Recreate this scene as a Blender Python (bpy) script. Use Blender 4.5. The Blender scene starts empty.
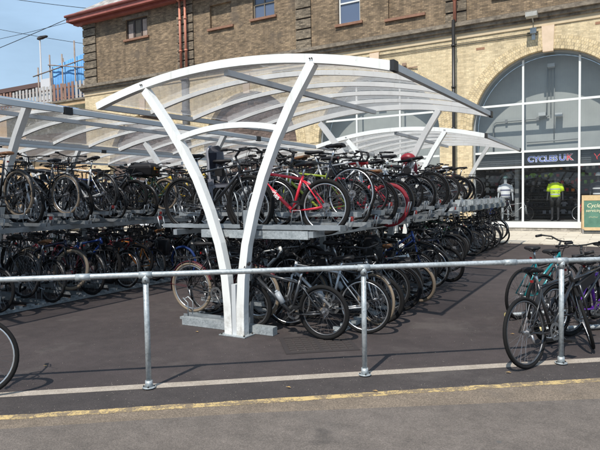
import bpy, math, random
from mathutils import Vector, Matrix
random.seed(7)
PI = math.pi
sc = bpy.context.scene
COL = sc.collection

# ------------------------------------------------------------------ helpers
class MB:
    def __init__(s): s.v = []; s.f = []; s.uv = []; s.sm = []
    def quad(s, pts, uv=None, sm=False):
        b = len(s.v); s.v += [tuple(p) for p in pts]; s.f.append(tuple(range(b, b+len(pts))))
        s.uv.append(uv or [(0, 0)]*len(pts)); s.sm.append(sm); return s
    def box(s, x0, x1, y0, y1, z0, z1, M=None):
        P = [Vector(p) for p in ((x0,y0,z0),(x1,y0,z0),(x1,y1,z0),(x0,y1,z0),(x0,y0,z1),(x1,y0,z1),(x1,y1,z1),(x0,y1,z1))]
        Q = P if M is None else [M @ p for p in P]
        for f in ((0,3,2,1),(4,5,6,7),(0,1,5,4),(1,2,6,5),(2,3,7,6),(3,0,4,7)):
            a = P[f[0]]; n = (P[f[1]]-a).cross(P[f[2]]-a)
            k = max(range(3), key=lambda i: abs(n[i]))
            ax = {0: (1,2), 1: (0,2), 2: (0,1)}[k]
            s.quad([Q[i] for i in f], [(P[i][ax[0]], P[i][ax[1]]) for i in f])
        return s
    def tube(s, pts, r, n=8, closed=False, flat=None):
        pts = [Vector(p) for p in pts]; N = len(pts)
        rs = r if isinstance(r, (list, tuple)) else [r]*N
        b = len(s.v); up = None
        for i, p in enumerate(pts):
            if closed: t = pts[(i+1) % N]-pts[i-1]
            else: t = pts[min(i+1, N-1)]-pts[max(i-1, 0)]
            t.normalize()
            if up is None:
                up = Vector((0,0,1)) if abs(t.z) < .9 else Vector((0,1,0))
            u = up - t*up.dot(t)
            u.normalize(); w = t.cross(u); up = u
            for k in range(n):
                a = 2*PI*(k+.5)/n
                s.v.append(tuple(p + u*math.cos(a)*rs[i] + w*math.sin(a)*rs[i]*(flat or 1)))
        for i in range(N if closed else N-1):
            j = (i+1) % N
            for k in range(n):
                l = (k+1) % n
                s.f.append((b+i*n+k, b+i*n+l, b+j*n+l, b+j*n+k)); s.uv.append([(0,0)]*4); s.sm.append(n > 4)
        if not closed:
            s.f.append(tuple(b+k for k in range(n))[::-1]); s.uv.append([(0,0)]*n); s.sm.append(False)
            s.f.append(tuple(b+(N-1)*n+k for k in range(n))); s.uv.append([(0,0)]*n); s.sm.append(False)
        return s
    def rbox(s, pts, wa, wb, side=(0,1,0)):
        """rectangular section swept along pts; wb is the width along `side`"""
        pts = [Vector(p) for p in pts]; N = len(pts); sd = Vector(side).normalized(); rings = []
        was = wa if isinstance(wa, (list, tuple)) else [wa]*N
        for i, p in enumerate(pts):
            t = (pts[min(i+1, N-1)]-pts[max(i-1, 0)]).normalized(); u = sd.cross(t).normalized()
            a = u*was[i]/2; c = sd*wb/2
            rings.append([p+a+c, p+a-c, p-a-c, p-a+c])
        for i in range(N-1):
            for k in range(4):
                l = (k+1) % 4
                s.quad([rings[i][k], rings[i][l], rings[i+1][l], rings[i+1][k]])
        s.quad(rings[0][::-1]); s.quad(rings[-1]); return s
    def ring(s, c, R, r, n=40, m=8, axis='y', flat=1.0, a0=0, a1=2*PI):
        full = abs(a1-a0-2*PI) < 1e-6
        pts = []
        for i in range(n if full else n+1):
            a = a0+(a1-a0)*i/n
            pts.append((c[0]+R*math.cos(a), c[1], c[2]+R*math.sin(a)))
        b = len(s.v); N = len(pts)
        for i, p in enumerate(pts):
            a = a0+(a1-a0)*i/n
            for k in range(m):
                q = 2*PI*k/m; rr = r*math.cos(q); yy = r*flat*math.sin(q)
                s.v.append((c[0]+(R+rr)*math.cos(a), c[1]+yy, c[2]+(R+rr)*math.sin(a)))
        for i in range(N if full else N-1):
            j = (i+1) % N
            for k in range(m):
                l = (k+1) % m
                s.f.append((b+i*m+k, b+j*m+k, b+j*m+l, b+i*m+l)); s.uv.append([(0,0)]*4); s.sm.append(True)
        return s
    def loft(s, rings, sm=True, cap=True):
        b = len(s.v); n = len(rings[0])
        for r in rings: s.v += [tuple(p) for p in r]
        for i in range(len(rings)-1):
            for k in range(n):
                l = (k+1) % n
                s.f.append((b+i*n+k, b+i*n+l, b+(i+1)*n+l, b+(i+1)*n+k)); s.uv.append([(0,0)]*4); s.sm.append(sm)
        if cap:
            s.f.append(tuple(b+k for k in range(n))[::-1]); s.uv.append([(0,0)]*n); s.sm.append(False)
            e = b+(len(rings)-1)*n
            s.f.append(tuple(e+k for k in range(n))); s.uv.append([(0,0)]*n); s.sm.append(False)
        return s
    def disc(s, c, R, r_in=0, th=.003, n=24):
        a = [(math.cos(2*PI*i/n), math.sin(2*PI*i/n)) for i in range(n)]
        for sy in (-1, 1):
            for i in range(n):
                p, q = a[i], a[(i+1) % n]
                L = [(c[0]+p[0]*r_in, c[1]+sy*th, c[2]+p[1]*r_in), (c[0]+p[0]*R, c[1]+sy*th, c[2]+p[1]*R),
                     (c[0]+q[0]*R, c[1]+sy*th, c[2]+q[1]*R), (c[0]+q[0]*r_in, c[1]+sy*th, c[2]+q[1]*r_in)]
                s.quad(L if sy < 0 else L[::-1])
        for i in range(n):
            p, q = a[i], a[(i+1) % n]
            s.quad([(c[0]+p[0]*R, c[1]-th, c[2]+p[1]*R), (c[0]+p[0]*R, c[1]+th, c[2]+p[1]*R), (c[0]+q[0]*R, c[1]+th, c[2]+q[1]*R), (c[0]+q[0]*R, c[1]-th, c[2]+q[1]*R)])
        return s
    def mesh(s, name):
        m = bpy.data.meshes.new(name); m.from_pydata(s.v, [], s.f)
        m.polygons.foreach_set('use_smooth', s.sm)
        uv = m.uv_layers.new(name='UVMap')
        flat = [c for l in s.uv for p in l for c in p]
        uv.data.foreach_set('uv', flat); m.update(); return m

def put(name, mesh, mat, parent=None, loc=None, bevel=None):
    if isinstance(mesh, MB): mesh = mesh.mesh(name)
    if mat is not None and len(mesh.materials) == 0: mesh.materials.append(mat)
    o = bpy.data.objects.new(name, mesh); COL.objects.link(o)
    if parent is not None: o.parent = parent
    if loc is not None: o.location = loc
    if bevel:
        b = o.modifiers.new('bevel', 'BEVEL'); b.width = bevel; b.segments = 2; b.limit_method = 'ANGLE'
    return o
def root(name, label, cat, loc=(0,0,0), rz=0, group=None):
    o = bpy.data.objects.new(name, None); COL.objects.link(o); o.empty_display_size = .2
    o.location = loc; o.rotation_euler = (0,0,rz); tag(o, label, cat, group); return o
def tag(o, label=None, cat=None, group=None, kind=None):
    if label: o['label'] = label
    if cat: o['category'] = cat
    if group: o['group'] = group
    if kind: o['kind'] = kind
    return o
def struct(name, mb, mat): return tag(put(name, mb, mat), kind='structure')

# ------------------------------------------------------------------ materials
MATS = {}
def mat(name, col, rough=.5, metal=0.0, coat=0.0, spec=.5):
    if name in MATS: return MATS[name]
    m = bpy.data.materials.new(name); m.use_nodes = True; b = m.node_tree.nodes['Principled BSDF']
    b.inputs['Base Color'].default_value = (*col, 1); b.inputs['Roughness'].default_value = rough
    b.inputs['Metallic'].default_value = metal; b.inputs['Coat Weight'].default_value = coat
    b.inputs['Specular IOR Level'].default_value = spec
    MATS[name] = m; return m
class NT:
    def __init__(s, m): s.t = m.node_tree; s.b = s.t.nodes['Principled BSDF']
    def n(s, typ, ins=None, **kw):
        x = s.t.nodes.new(typ)
        for k, v in kw.items(): setattr(x, k, v)
        for k, v in (ins or {}).items():
            if isinstance(v, bpy.types.NodeSocket): s.t.links.new(v, x.inputs[k])
            else: x.inputs[k].default_value = v
        return x
    def l(s, a, b): s.t.links.new(a, b)
    def noise(s, vec, scale, detail=4, rough=.55): return s.n('ShaderNodeTexNoise', {'Vector': vec, 'Scale': scale, 'Detail': detail, 'Roughness': rough}).outputs[0]
    def ramp(s, fac, stops):
        r = s.n('ShaderNodeValToRGB', {'Fac': fac}); e = r.color_ramp.elements
        while len(e) < len(stops): e.new(.5)
        for i, (p, c) in enumerate(stops): e[i].position = p; e[i].color = (*c, 1) if len(c) == 3 else c
        return r.outputs[0]
    def mix(s, f, a, b, mode='MIX'):
        x = s.n('ShaderNodeMix', data_type='RGBA', blend_type=mode)
        for i, v in ((0, f), (6, a), (7, b)):
            if isinstance(v, bpy.types.NodeSocket): s.l(v, x.inputs[i])
            else: x.inputs[i].default_value = (*v, 1) if isinstance(v, tuple) and len(v) == 3 else v
        return x.outputs[2]
    def bump(s, h, strength=.3, dist=.01):
        b = s.n('ShaderNodeBump', {'Height': h, 'Strength': strength, 'Distance': dist}); s.l(b.outputs[0], s.b.inputs['Normal'])
def nm(name, rough=.8, metal=0.0):
    m = mat(name, (.5,.5,.5), rough, metal); t = NT(m)
    t.pos = t.n('ShaderNodeNewGeometry').outputs['Position']; t.uvc = t.n('ShaderNodeTexCoord').outputs['UV']
    t.obj = t.n('ShaderNodeTexCoord').outputs['Object']
    return m, t
def g(v): return (v, v, v)

def asphalt(name, c0, c1, speck=.5, scale=90):
    m, t = nm(name, .88)
    big = t.noise(t.pos, .55, 5, .6); mid = t.noise(t.pos, 5, 6, .7); fine = t.noise(t.pos, scale, 3, .8)
    col = t.ramp(big, [(.3, c0), (.7, c1)])
    col = t.mix(.55, col, t.ramp(mid, [(.3, g(.55)), (.7, g(1.25))]), 'MULTIPLY')
    col = t.mix(speck, col, t.ramp(fine, [(.36, g(.45)), (.5, g(.9)), (.68, g(1.9))]), 'MULTIPLY')
    vo = t.n('ShaderNodeTexVoronoi', {'Vector': t.pos, 'Scale': 1.3}, feature='F1').outputs[0]
    spot = t.ramp(vo, [(.018, (1,1,1)), (.03, (0,0,0))])
    col = t.mix(spot, col, (.12,.11,.1))
    st_ = t.n('ShaderNodeMapping', {'Vector': t.pos, 'Rotation': (0,0,-.64), 'Scale': (.35,2.2,1)}).outputs[0]
    col = t.mix(.35, col, t.ramp(t.noise(st_, 1.1, 6, .7), [(.35, g(.7)), (.65, g(1.2))]), 'MULTIPLY')
    dk = t.noise(t.pos, 1.7, 3, .5); col = t.mix(t.ramp(dk, [(.66, (0,0,0)), (.72, g(.5))]), col, (.026,.022,.021))
    lt = t.noise(t.n('ShaderNodeVectorMath', {0: t.pos, 1: (7.3,2.1,0)}, operation='ADD').outputs[0], .9, 6, .72); col = t.mix(t.ramp(lt, [(.56, (0,0,0)), (.66, g(.3))]), col, (.13,.112,.1))
    gum = t.n('ShaderNodeTexVoronoi', {'Vector': t.pos, 'Scale': 3.1}, feature='F1').outputs[0]; col = t.mix(t.ramp(gum, [(.03, g(.6)), (.045, (0,0,0))]), col, (.028,.025,.024))
    t.l(col, t.b.inputs['Base Color']); t.bump(fine, .8, .01)
    return m
M_asph = asphalt('forecourt_asphalt', (.044,.033,.032), (.07,.054,.051))
M_dark = asphalt('kerbside_asphalt', (.046,.037,.035), (.07,.057,.053))
M_road = asphalt('road_asphalt', (.15,.123,.103), (.178,.148,.126), .55, 105)
M_agg = asphalt('aggregate', (.185,.142,.103), (.245,.19,.14), .75, 95)

m, t = nm('strip_concrete', .85); M_strip = m
c = t.ramp(t.noise(t.pos, 6, 6, .7), [(.3, (.3,.25,.2)), (.7, (.42,.36,.3))])
c = t.mix(.5, c, t.ramp(t.noise(t.pos, 70, 3), [(.35, g(.6)), (.65, g(1.2))]), 'MULTIPLY'); t.l(c, t.b.inputs['Base Color'])
m, t = nm('worn_yellow_paint', .8); M_yel = m
wear = t.n('ShaderNodeMath', {0: t.noise(t.pos, 75, 4, .85), 1: t.noise(t.pos, 7, 5, .7)}, operation='ADD').outputs[0]
f = t.ramp(wear, [(.98, g(.06)), (1.2, g(.9))])
t.l(t.mix(f, (.56,.4,.17), (.15,.115,.085)), t.b.inputs['Base Color'])
m, t = nm('paving', .85); M_pave = m
br = t.n('ShaderNodeTexBrick', {'Vector': t.pos, 'Color1': (.53,.47,.38,1), 'Color2': (.62,.56,.46,1), 'Mortar': (.33,.28,.22,1), 'Scale': 1.0, 'Mortar Size': .012, 'Brick Width': .9, 'Row Height': .6}).outputs[0]
c = t.mix(.5, br, t.ramp(t.noise(t.pos, 1.7, 5, .7), [(.3, g(.75)), (.7, g(1.15))]), 'MULTIPLY'); t.l(c, t.b.inputs['Base Color'])

def brick(name, c1, c2, mort, bw=.225, rh=.075, stain=.5, patch=None, vary=.8, wash=None):
    m, t = nm(name, .9); v = t.uvc
    b = t.n('ShaderNodeTexBrick', {'Vector': v, 'Color1': (*c1,1), 'Color2': (*c2,1), 'Mortar': (*mort,1), 'Scale': 1.0, 'Mortar Size': .009, 'Mortar Smooth': .3, 'Bias': 0.0, 'Brick Width': bw, 'Row Height': rh})
    sx = t.n('ShaderNodeSeparateXYZ', {0: v}); M_ = lambda op, a, b_=0.0: t.n('ShaderNodeMath', {0: a, 1: b_}, operation=op).outputs[0]
    rw = M_('FLOOR', M_('DIVIDE', sx.outputs[1], rh)); par = M_('MULTIPLY', M_('FLOORED_MODULO' if False else 'MODULO', rw, 2.0), .5)
    cx_ = M_('FLOOR', M_('ADD', M_('DIVIDE', sx.outputs[0], bw), par))
    cv = t.n('ShaderNodeCombineXYZ', {0: cx_, 1: rw}).outputs[0]
    wn = t.n('ShaderNodeTexWhiteNoise', {'Vector': cv}).outputs[0]
    c = t.mix(vary, b.outputs[0], t.ramp(wn, [(0, g(.5)), (.5, g(.95)), (1, g(1.45))]), 'MULTIPLY')
    c = t.mix(.4, c, t.ramp(t.noise(v, 14, 4, .8), [(.3, g(.6)), (.7, g(1.35))]), 'MULTIPLY')
    c = t.mix(stain, c, t.ramp(t.noise(t.pos, .45, 6, .65), [(.32, g(.5)), (.62, g(1.2))]), 'MULTIPLY')
    if wash:
        st = t.n('ShaderNodeMapping', {'Vector': t.pos, 'Scale': (2.2, 1, .18)}).outputs[0]
        c = t.mix(wash, c, t.ramp(t.noise(st, 1.2, 5, .7), [(.36, g(.45)), (.55, g(1.1))]), 'MULTIPLY')
    if patch:
        c = t.mix(t.ramp(t.noise(t.pos, .8, 4, .6), [(.56, (0,0,0)), (.66, g(.55))]), c, patch)
    t.l(c, t.b.inputs['Base Color']); t.bump(b.outputs[1], -.6, .008); return m
M_yb = brick('yellow_brick', (.6,.48,.295), (.67,.55,.35), (.55,.45,.3), stain=.35, wash=.3, vary=.28)
M_db = brick('stock_brick', (.18,.13,.082), (.3,.215,.13), (.14,.105,.075), stain=.5, patch=(.1,.08,.063), wash=.4, vary=.6)
M_qb = brick('quoin_brick', (.15,.12,.085), (.25,.2,.14), (.11,.09,.07), stain=.6)
M_ring = brick('arch_brick', (.6,.47,.27), (.68,.55,.34), (.4,.32,.21), bw=.085, rh=.13, stain=.3, vary=.45)
M_plinth = brick('plinth_brick', (.42,.38,.32), (.52,.47,.4), (.3,.27,.23), stain=.4)
M_fill = brick('infill_brick', (.12,.085,.07), (.17,.12,.1), (.09,.07,.06), stain=.5)

def noisy(name, c0, c1, scale=3, rough=.8, metal=0, streak=False, bump=0):
    m, t = nm(name, rough, metal)
    v = t.n('ShaderNodeMapping', {'Vector': t.pos, 'Scale': (1,1,.15)}).outputs[0] if streak else t.pos
    nz = t.noise(v, scale, 6, .65)
    t.l(t.ramp(nz, [(.3, c0), (.7, c1)]), t.b.inputs['Base Color'])
    if bump: t.bump(nz, bump, .01)
    return m
M_stone = noisy('sooty_stone', (.085,.07,.055), (.3,.25,.19), 4, .9, bump=.4)
M_key = noisy('keystone_stone', (.6,.46,.32), (.72,.56,.42), 3)
M_tan = noisy('tan_render', (.42,.28,.15), (.6,.43,.26), 1.6, .9)
M_slate = brick('roof_slate', (.3,.27,.25), (.38,.35,.32), (.2,.18,.17), bw=.3, rh=.22, stain=.4)
M_eave = noisy('red_oxide_paint', (.24,.065,.05), (.36,.12,.095), 2, .6)
M_rpipe = noisy('salmon_pipe_paint', (.45,.16,.1), (.58,.24,.16), 3, .5)
M_black = mat('black_pipe_paint', (.018,.017,.017), .4)
M_white = noisy('white_powder_coat', (.74,.745,.72), (.82,.82,.79), 1.5, .35, streak=True)
m = bpy.data.materials['white_powder_coat']; t = NT(m); gp_ = t.n('ShaderNodeNewGeometry').outputs['Position']
old = t.b.inputs['Base Color'].links[0].from_socket
zz_ = t.n('ShaderNodeSeparateXYZ', {0: gp_}).outputs[2]
zf = t.n('ShaderNodeMapRange', {0: zz_, 1: .0, 2: .5, 3: .75, 4: 0.0}).outputs[0]
nf = t.ramp(t.noise(gp_, 9, 6, .75), [(.42, g(0)), (.62, g(1))])
c = t.mix(t.n('ShaderNodeMath', {0: zf, 1: nf}, operation='MULTIPLY').outputs[0], old, (.3,.27,.23))
stv = t.n('ShaderNodeMapping', {'Vector': gp_, 'Scale': (14,14,1.2)}).outputs[0]
c = t.mix(t.ramp(t.noise(stv, 1, 5, .7), [(.55, g(0)), (.78, g(.55))]), c, (.5,.47,.41))
c = t.mix(t.ramp(t.noise(gp_, 60, 2, .5), [(.72, g(0)), (.76, g(.7))]), c, (.35,.33,.3))
t.l(c, t.b.inputs['Base Color'])
M_cream = mat('cream_frame_paint', (.7,.71,.69), .4)
M_grey = noisy('grey_beam_coat', (.48,.495,.5), (.58,.595,.6), 1.5, .4)
M_dgrey = mat('dark_joint_rubber', (.015,.015,.016), .5)
M_galv = None
m, t = nm('galvanised_steel', .52, .4); M_galv = m
vo = t.n('ShaderNodeTexVoronoi', {'Vector': t.pos, 'Scale': 60.0}).outputs[1]
c = t.mix(.4, t.ramp(t.noise(t.pos, 6, 6, .7), [(.3, (.27,.3,.31)), (.7, (.5,.53,.54))]), t.n('ShaderNodeRGBToBW', {0: vo}).outputs[0], 'SOFT_LIGHT'); t.l(c, t.b.inputs['Base Color'])
M_rack = noisy('rack_zinc', (.24,.265,.28), (.42,.445,.46), 6, .45, .5)
M_rub = mat('tyre_rubber', (.011,.0105,.0105), .8, spec=.18)
M_alu = mat('polished_aluminium', (.62,.62,.62), .28, .9)
M_chrome = mat('spoke_steel', (.34,.34,.35), .35, .85)
M_blk = mat('black_plastic', (.011,.011,.012), .42, spec=.4)
M_sat = mat('black_vinyl', (.013,.012,.013), .55, spec=.35)
M_crank = mat('scuffed_crank', (.22,.22,.22), .45, .8)
M_drim = mat('dark_grey_rim', (.12,.12,.125), .4, .7)
M_chain = mat('oily_chain', (.05,.045,.04), .45, .7)
M_tanw = mat('tan_tyre_wall', (.2,.155,.11), .75)
M_redref = mat('red_reflector', (.22,.01,.01), .25)
M_amber = mat('amber_plastic', (.65,.3,.03), .3)

def glass(name, tint, haze, hz=(.8,.8,.8), rough=.02, ior=1.45, dirt=0):
    m = bpy.data.materials.new(name); m.use_nodes = True; nt = m.node_tree; N = nt.nodes; L = nt.links
    N.remove(N['Principled BSDF']); out = N['Material Output']
    tr = N.new('ShaderNodeBsdfTransparent'); tr.inputs[0].default_value = (*tint, 1)
    gl = N.new('ShaderNodeBsdfGlossy'); gl.inputs['Roughness'].default_value = rough
    df = N.new('ShaderNodeBsdfTranslucent'); df.inputs[0].default_value = (*hz, 1)
    d2 = N.new('ShaderNodeBsdfDiffuse'); d2.inputs[0].default_value = (*hz, 1)
    dd = N.new('ShaderNodeMixShader'); dd.inputs[0].default_value = .5; L.new(df.outputs[0], dd.inputs[1]); L.new(d2.outputs[0], dd.inputs[2])
    a = N.new('ShaderNodeMixShader'); L.new(tr.outputs[0], a.inputs[1]); L.new(dd.outputs[0], a.inputs[2])
    if dirt:
        ge = N.new('ShaderNodeNewGeometry'); nz = N.new('ShaderNodeTexNoise'); nz.inputs['Scale'].default_value = 1.6; nz.inputs['Detail'].default_value = 7; nz.inputs['Roughness'].default_value = .7
        L.new(ge.outputs['Position'], nz.inputs['Vector']); mr = N.new('ShaderNodeMapRange'); mr.inputs[1].default_value = .4; mr.inputs[2].default_value = .72
        mr.inputs[3].default_value = haze; mr.inputs[4].default_value = haze+dirt; L.new(nz.outputs[0], mr.inputs[0]); L.new(mr.outputs[0], a.inputs[0])
    else: a.inputs[0].default_value = haze
    lw = N.new('ShaderNodeLayerWeight'); lw.inputs[0].default_value = .5   # facing term is the same from both sides
    pw = N.new('ShaderNodeMath'); pw.operation = 'POWER'; pw.inputs[1].default_value = 4.2; L.new(lw.outputs['Facing'], pw.inputs[0])
    fr = N.new('ShaderNodeMath'); fr.operation = 'MULTIPLY_ADD'; fr.inputs[1].default_value = .85; fr.inputs[2].default_value = .06; L.new(pw.outputs[0], fr.inputs[0])
    b = N.new('ShaderNodeMixShader'); L.new(fr.outputs[0], b.inputs[0]); L.new(a.outputs[0], b.inputs[1]); L.new(gl.outputs[0], b.inputs[2])
    L.new(b.outputs[0], out.inputs[0]); return m
M_roof = glass('clear_polycarbonate', (.84,.83,.84), .13, (.75,.73,.75), .05, 1.5, .26)
M_glass = glass('shop_glass', (.9,.92,.92), .012, (.6,.6,.6), .01, 1.45)
M_pane = mat('old_window_pane', (.1,.13,.2), .08, spec=.9)

# ------------------------------------------------------------------ ground
ground = MB(); ground.quad([(-600,-600,0),(600,-600,0),(600,600,0),(-600,600,0)])
struct('ground', ground, M_asph)
D = Vector((.7995,.6007,0)); Nn = Vector((-.6007,.7995,0))
def rp(a, n, z=0): return D*a+Nn*n+Vector((0,0,z))
def band(name, n0, n1, m, z, a0=-40, a1=40, n0b=None, n1b=None):
    b = MB(); b.quad([rp(a0, n0, z), rp(a1, n0 if n0b is None else n0b, z), rp(a1, n1 if n1b is None else n1b, z), rp(a0, n1, z)])
    return struct(name, b, m)
band('roadside_asphalt', -2.235, -1.787, M_dark, .003)
band('concrete_strip', -1.788, -1.66, M_strip, .0045)
b = MB(); b.quad([rp(-40, -80, .004), rp(40, -80, .004), rp(40, -2.24, .004), rp(-40, -2.24, .004)]); struct('road_edge', b, M_agg)
b = MB(); b.quad([rp(-40, -80, .0058), rp(40, -80, .0058), rp(40, -5.17, .0058), rp(0, -2.5, .0058), rp(-40, -1.5-.9, .0058)]); struct('road', b, M_road)
b = MB()
nseg = 260
for i in range(nseg):   # a worn line with a slightly ragged edge
    a0 = -13+26*i/nseg; a1 = -13+26*(i+1)/nseg
    if i == 0: e0 = (0, 0)
    e1 = (random.uniform(-.009,.009), random.uniform(-.009,.009))
    b.quad([rp(a0, -2.315+e0[0], .0055), rp(a1, -2.315+e1[0], .0055), rp(a1, -2.222+e1[1], .0055), rp(a0, -2.222+e0[1], .0055)]); e0 = e1
struct('yellow_line', b, M_yel)
b = MB(); b.quad([(-60,14.2,.03),(-.13,14.2,.03),(3.6,13.45,.03),(40,13.45,.03),(40,20.05,.03),(-60,20.05,.03)])
b.quad([(-60,14.2,0),(-.13,14.2,0),(-.13,14.2,.03),(-60,14.2,.03)]); b.quad([(-.13,14.2,0),(3.6,13.45,0),(3.6,13.45,.03),(-.13,14.2,.03)]); b.quad([(3.6,13.45,0),(40,13.45,0),(40,13.45,.03),(3.6,13.45,.03)])
struct('pavement', b, M_pave)
# inspection cover in the asphalt
t_ = root('drain_cover', 'dark rectangular inspection cover set in the asphalt in front of the near shelter', 'drain cover', (.62,.06,0))
ang = math.atan2(-.16+.51, .72-1.16)
Mx = Matrix.Rotation(math.radians(38), 4, 'Z')
fr = MB()
for x0,x1,y0,y1 in ((-.0,.05,-.1,.6),(.75,.8,-.1,.6),(.05,.75,-.1,-.05),(.05,.75,.55,.6),(.375,.425,-.05,.55)): fr.box(x0-.4,x1-.4,y0-.25,y1-.25,.001,.008,Matrix.Translation((.45,.0,0))@Mx)
put('cover_frame', fr, mat('cast_iron', (.034,.027,.026), .8), t_)
pl = MB()
for i in range(8):
    for j in range(7):
        pl.box(-.34+.09*i, -.34+.09*i+.07, -.29+.085*j, -.29+.085*j+.062, .001, .0065, Matrix.Translation((.45,.0,0))@Mx)
put('tread_plate', pl, mat('worn_iron', (.046,.037,.034), .8), t_)

# ------------------------------------------------------------------ guard rail
gr = root('guard_rail', 'long galvanised tube guard rail on posts along the concrete strip', 'guard rail', (1.98,-.74,0))
O = Vector((1.98,-.74,0))
def rq(a, z): return D*a + Vector((0,0,z))
rail = MB().tube([rq(-7.7,1.0), rq(-2,1.003), rq(3.9,1.0), rq(7.7,1.0)], .0235, 12); put('rail', rail, M_galv, gr)
for k in range(-4, 5):
    a = 1.93*k
    p = MB().tube([rq(a,.008), rq(a,.98)], .0235, 12); put('post', p, M_galv, gr)
    q = MB().tube([rq(a,.012), rq(a,.02)], .058, 16); q.tube([rq(a,.02), rq(a,.075)], [.034,.031], 12); put('base_flange', q, M_galv, gr)
    bo = MB()
    for w4 in range(4): c4 = rq(a,.02)+Vector((.045*math.cos(w4*PI/2+.6),.045*math.sin(w4*PI/2+.6),0)); bo.tube([c4, c4+Vector((0,0,.012))], .006, 6)
    put('base_bolts', bo, M_chain, gr)
    put('grub_screw', MB().tube([rq(a,.955)-Nn*.028, rq(a,.955)-Nn*.035], .006, 6), M_chain, gr)
    q = MB().tube([rq(a-.055,1.0), rq(a+.055,1.0)], .031, 12); q.tube([rq(a,.93), rq(a,1.0)], .031, 12); put('tee_fitting', q, M_galv, gr)
for a in (-2.45, -.52+1.93-3.9*0, 3.3):
    q = MB().tube([rq(a-.06,1.0), rq(a+.06,1.0)], .03, 12); put('rail_sleeve', q, M_galv, gr)

# ------------------------------------------------------------------ shelters
def zroof(x): return 3.235-.064*x*x
def build_shelter(name, label, cx, y0, nb, bl=4.9, rise=0.0):
    """frames every bl metres; arch between x=-2.13 and 2.13"""
    R = root('cycle_shelter', label, 'cycle shelter', (cx, y0, 0), group='arched glazed cycle shelters')
    HW = 2.13; OFF = -.13
    def arch(x0, x1, dz=0, n=20, y=0): return [(OFF+x0+(x1-x0)*i/n, y, zroof(x0+(x1-x0)*i/n)+dz) for i in range(n+1)]
    rim = MB().rbox(arch(-HW, HW, 0, 28), .095, .09).mesh('rim_arch')
    armR = MB().rbox([(.085,0,0),(.09,0,.35),(.115,0,.7),(.18,0,1.1),(.29,0,1.5),(.43,0,1.9),(.61,0,2.3),(.82,0,2.68),(1.10,0,3.1)], [.11,.11,.105,.1,.1,.1,.1,.1,.1], .1).mesh('support_arm')
    armL = MB().rbox([(-.09,0,0),(-.1,0,.35),(-.13,0,.7),(-.22,0,1.1),(-.36,0,1.5),(-.54,0,1.9),(-.78,0,2.3),(-1.03,0,2.65),(-1.36,0,3.06)], [.11,.11,.105,.1,.1,.1,.1,.1,.1], .1).mesh('support_arm')
    rib = MB().rbox(arch(-HW+.03, HW-.03, .008, 24), .062, .05).mesh('rib')
    web = MB().box(-.03,.03,-.05,.05,0,.62).mesh('web_plate')
    cap = MB().box(-.02,.024,-.065,.065,-.055,.052).mesh('joint_cap')
    bolt_m = MB().tube([(0,0,0),(0,0,.016)], .011, 6).mesh('anchor_bolt')
    bolt = MB().box(-.05,.05,-.004,.004,-.02,.02); 
    boltm = MB().tube([(-.03,0,0),(-.03,-.012,0)], .008, 8).tube([(-.005,0,0),(-.005,-.012,0)], .008, 8).mesh('bolts')
    tie = MB().rbox([(-.86+1.56*i/14, .0, 2.40+.1*(1-(2*i/14-1)**2)+.02*i/14) for i in range(15)], .065, .07).mesh('tie_arch')
    for k in range(nb+1):
        y = k*bl; dz = rise*k
        put('rim_arch', rim, M_white, R, (0,y,dz))
        for am in (armR, armL): put('support_arm', am, M_white, R, (0,y,0)).scale.z = 1+dz/3.1
        if k == 0 or nb > 1: put('tie_arch', tie, M_white, R, (0,y,dz*.8))
        put('web_plate', web, M_grey, R, (0,y,0)); put('base_plate', MB().box(-.19,.19,-.11,.11,.003,.014), M_galv, R, (0,y,0))
        for bx, by in ((-.165,-.085),(.165,-.085),(-.165,.085),(.165,.085)): put('anchor_bolt', bolt_m, M_chain, R, (bx,y+by,.014))
        if k == 0:
            put('bolts', boltm, M_chain, R, (OFF+1.25,y-.051,zroof(1.25))); put('bolts', boltm, M_chain, R, (OFF-1.25,y-.051,zroof(1.25)))
        if k < nb or True:
            put('joint_cap', cap, M_dgrey, R, (OFF+HW+.02, y, zroof(HW)+rise*k))
    nr = 4
    for k in range(nb):
        for j in range(1, nr+1):
            y = k*bl + bl*j/(nr+1)
            put('rib', rib, M_white, R, (0,y,rise*y/bl))
        ya = k*bl+.08; yb = (k+1)*bl-.08
        for sx in (-1, 1):
            be = MB(); rz = rise
            def slab(x0,x1,z0,z1): be.loft([[(x0,ya,z0+rz*k),(x1,ya,z0+rz*k),(x1,ya,z1+rz*k),(x0,ya,z1+rz*k)],[(x0,yb,z0+rz*(k+1)),(x1,yb,z0+rz*(k+1)),(x1,yb,z1+rz*(k+1)),(x0,yb,z1+rz*(k+1))]], sm=False)
            slab(OFF+sx*HW-.03, OFF+sx*HW+.03, zroof(HW)-.034, zroof(HW)+.04)
            put('edge_beam', be, M_grey, R)
        be = MB(); slab(OFF-.03, OFF+.03, zroof(0)-.11, zroof(0)-.04); put('purlin', be, M_grey, R)
        # curved sheets between ribs, lying on top of them
        for j in range(nr+1):
            y_0 = k*bl+bl*j/(nr+1)+.012; y_1 = k*bl+bl*(j+1)/(nr+1)-.012
            sh = MB(); n = 16; xs = [-HW+.03+(2*HW-.06)*i/n for i in range(n+1)]
            for i in range(n):
                z0 = zroof(xs[i])+.05; z1 = zroof(xs[i+1])+.05; ra = rise*y_0/bl; rb = rise*y_1/bl
                sh.quad([(OFF+xs[i],y_0,z0+ra),(OFF+xs[i+1],y_0,z1+ra),(OFF+xs[i+1],y_1,z1+rb),(OFF+xs[i],y_1,z0+rb)], sm=True)
            put('roof_sheet', sh, M_roof, R)
    return R
build_shelter('near', 'white arched bicycle shelter with Y shaped legs at the centre, nearest the rail', 0, 0, 1, rise=.1)
build_shelter('far', 'white arched bicycle shelter behind the nearest one, close to the shop window', -.62, 7.6, 1, 4.95)
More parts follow.
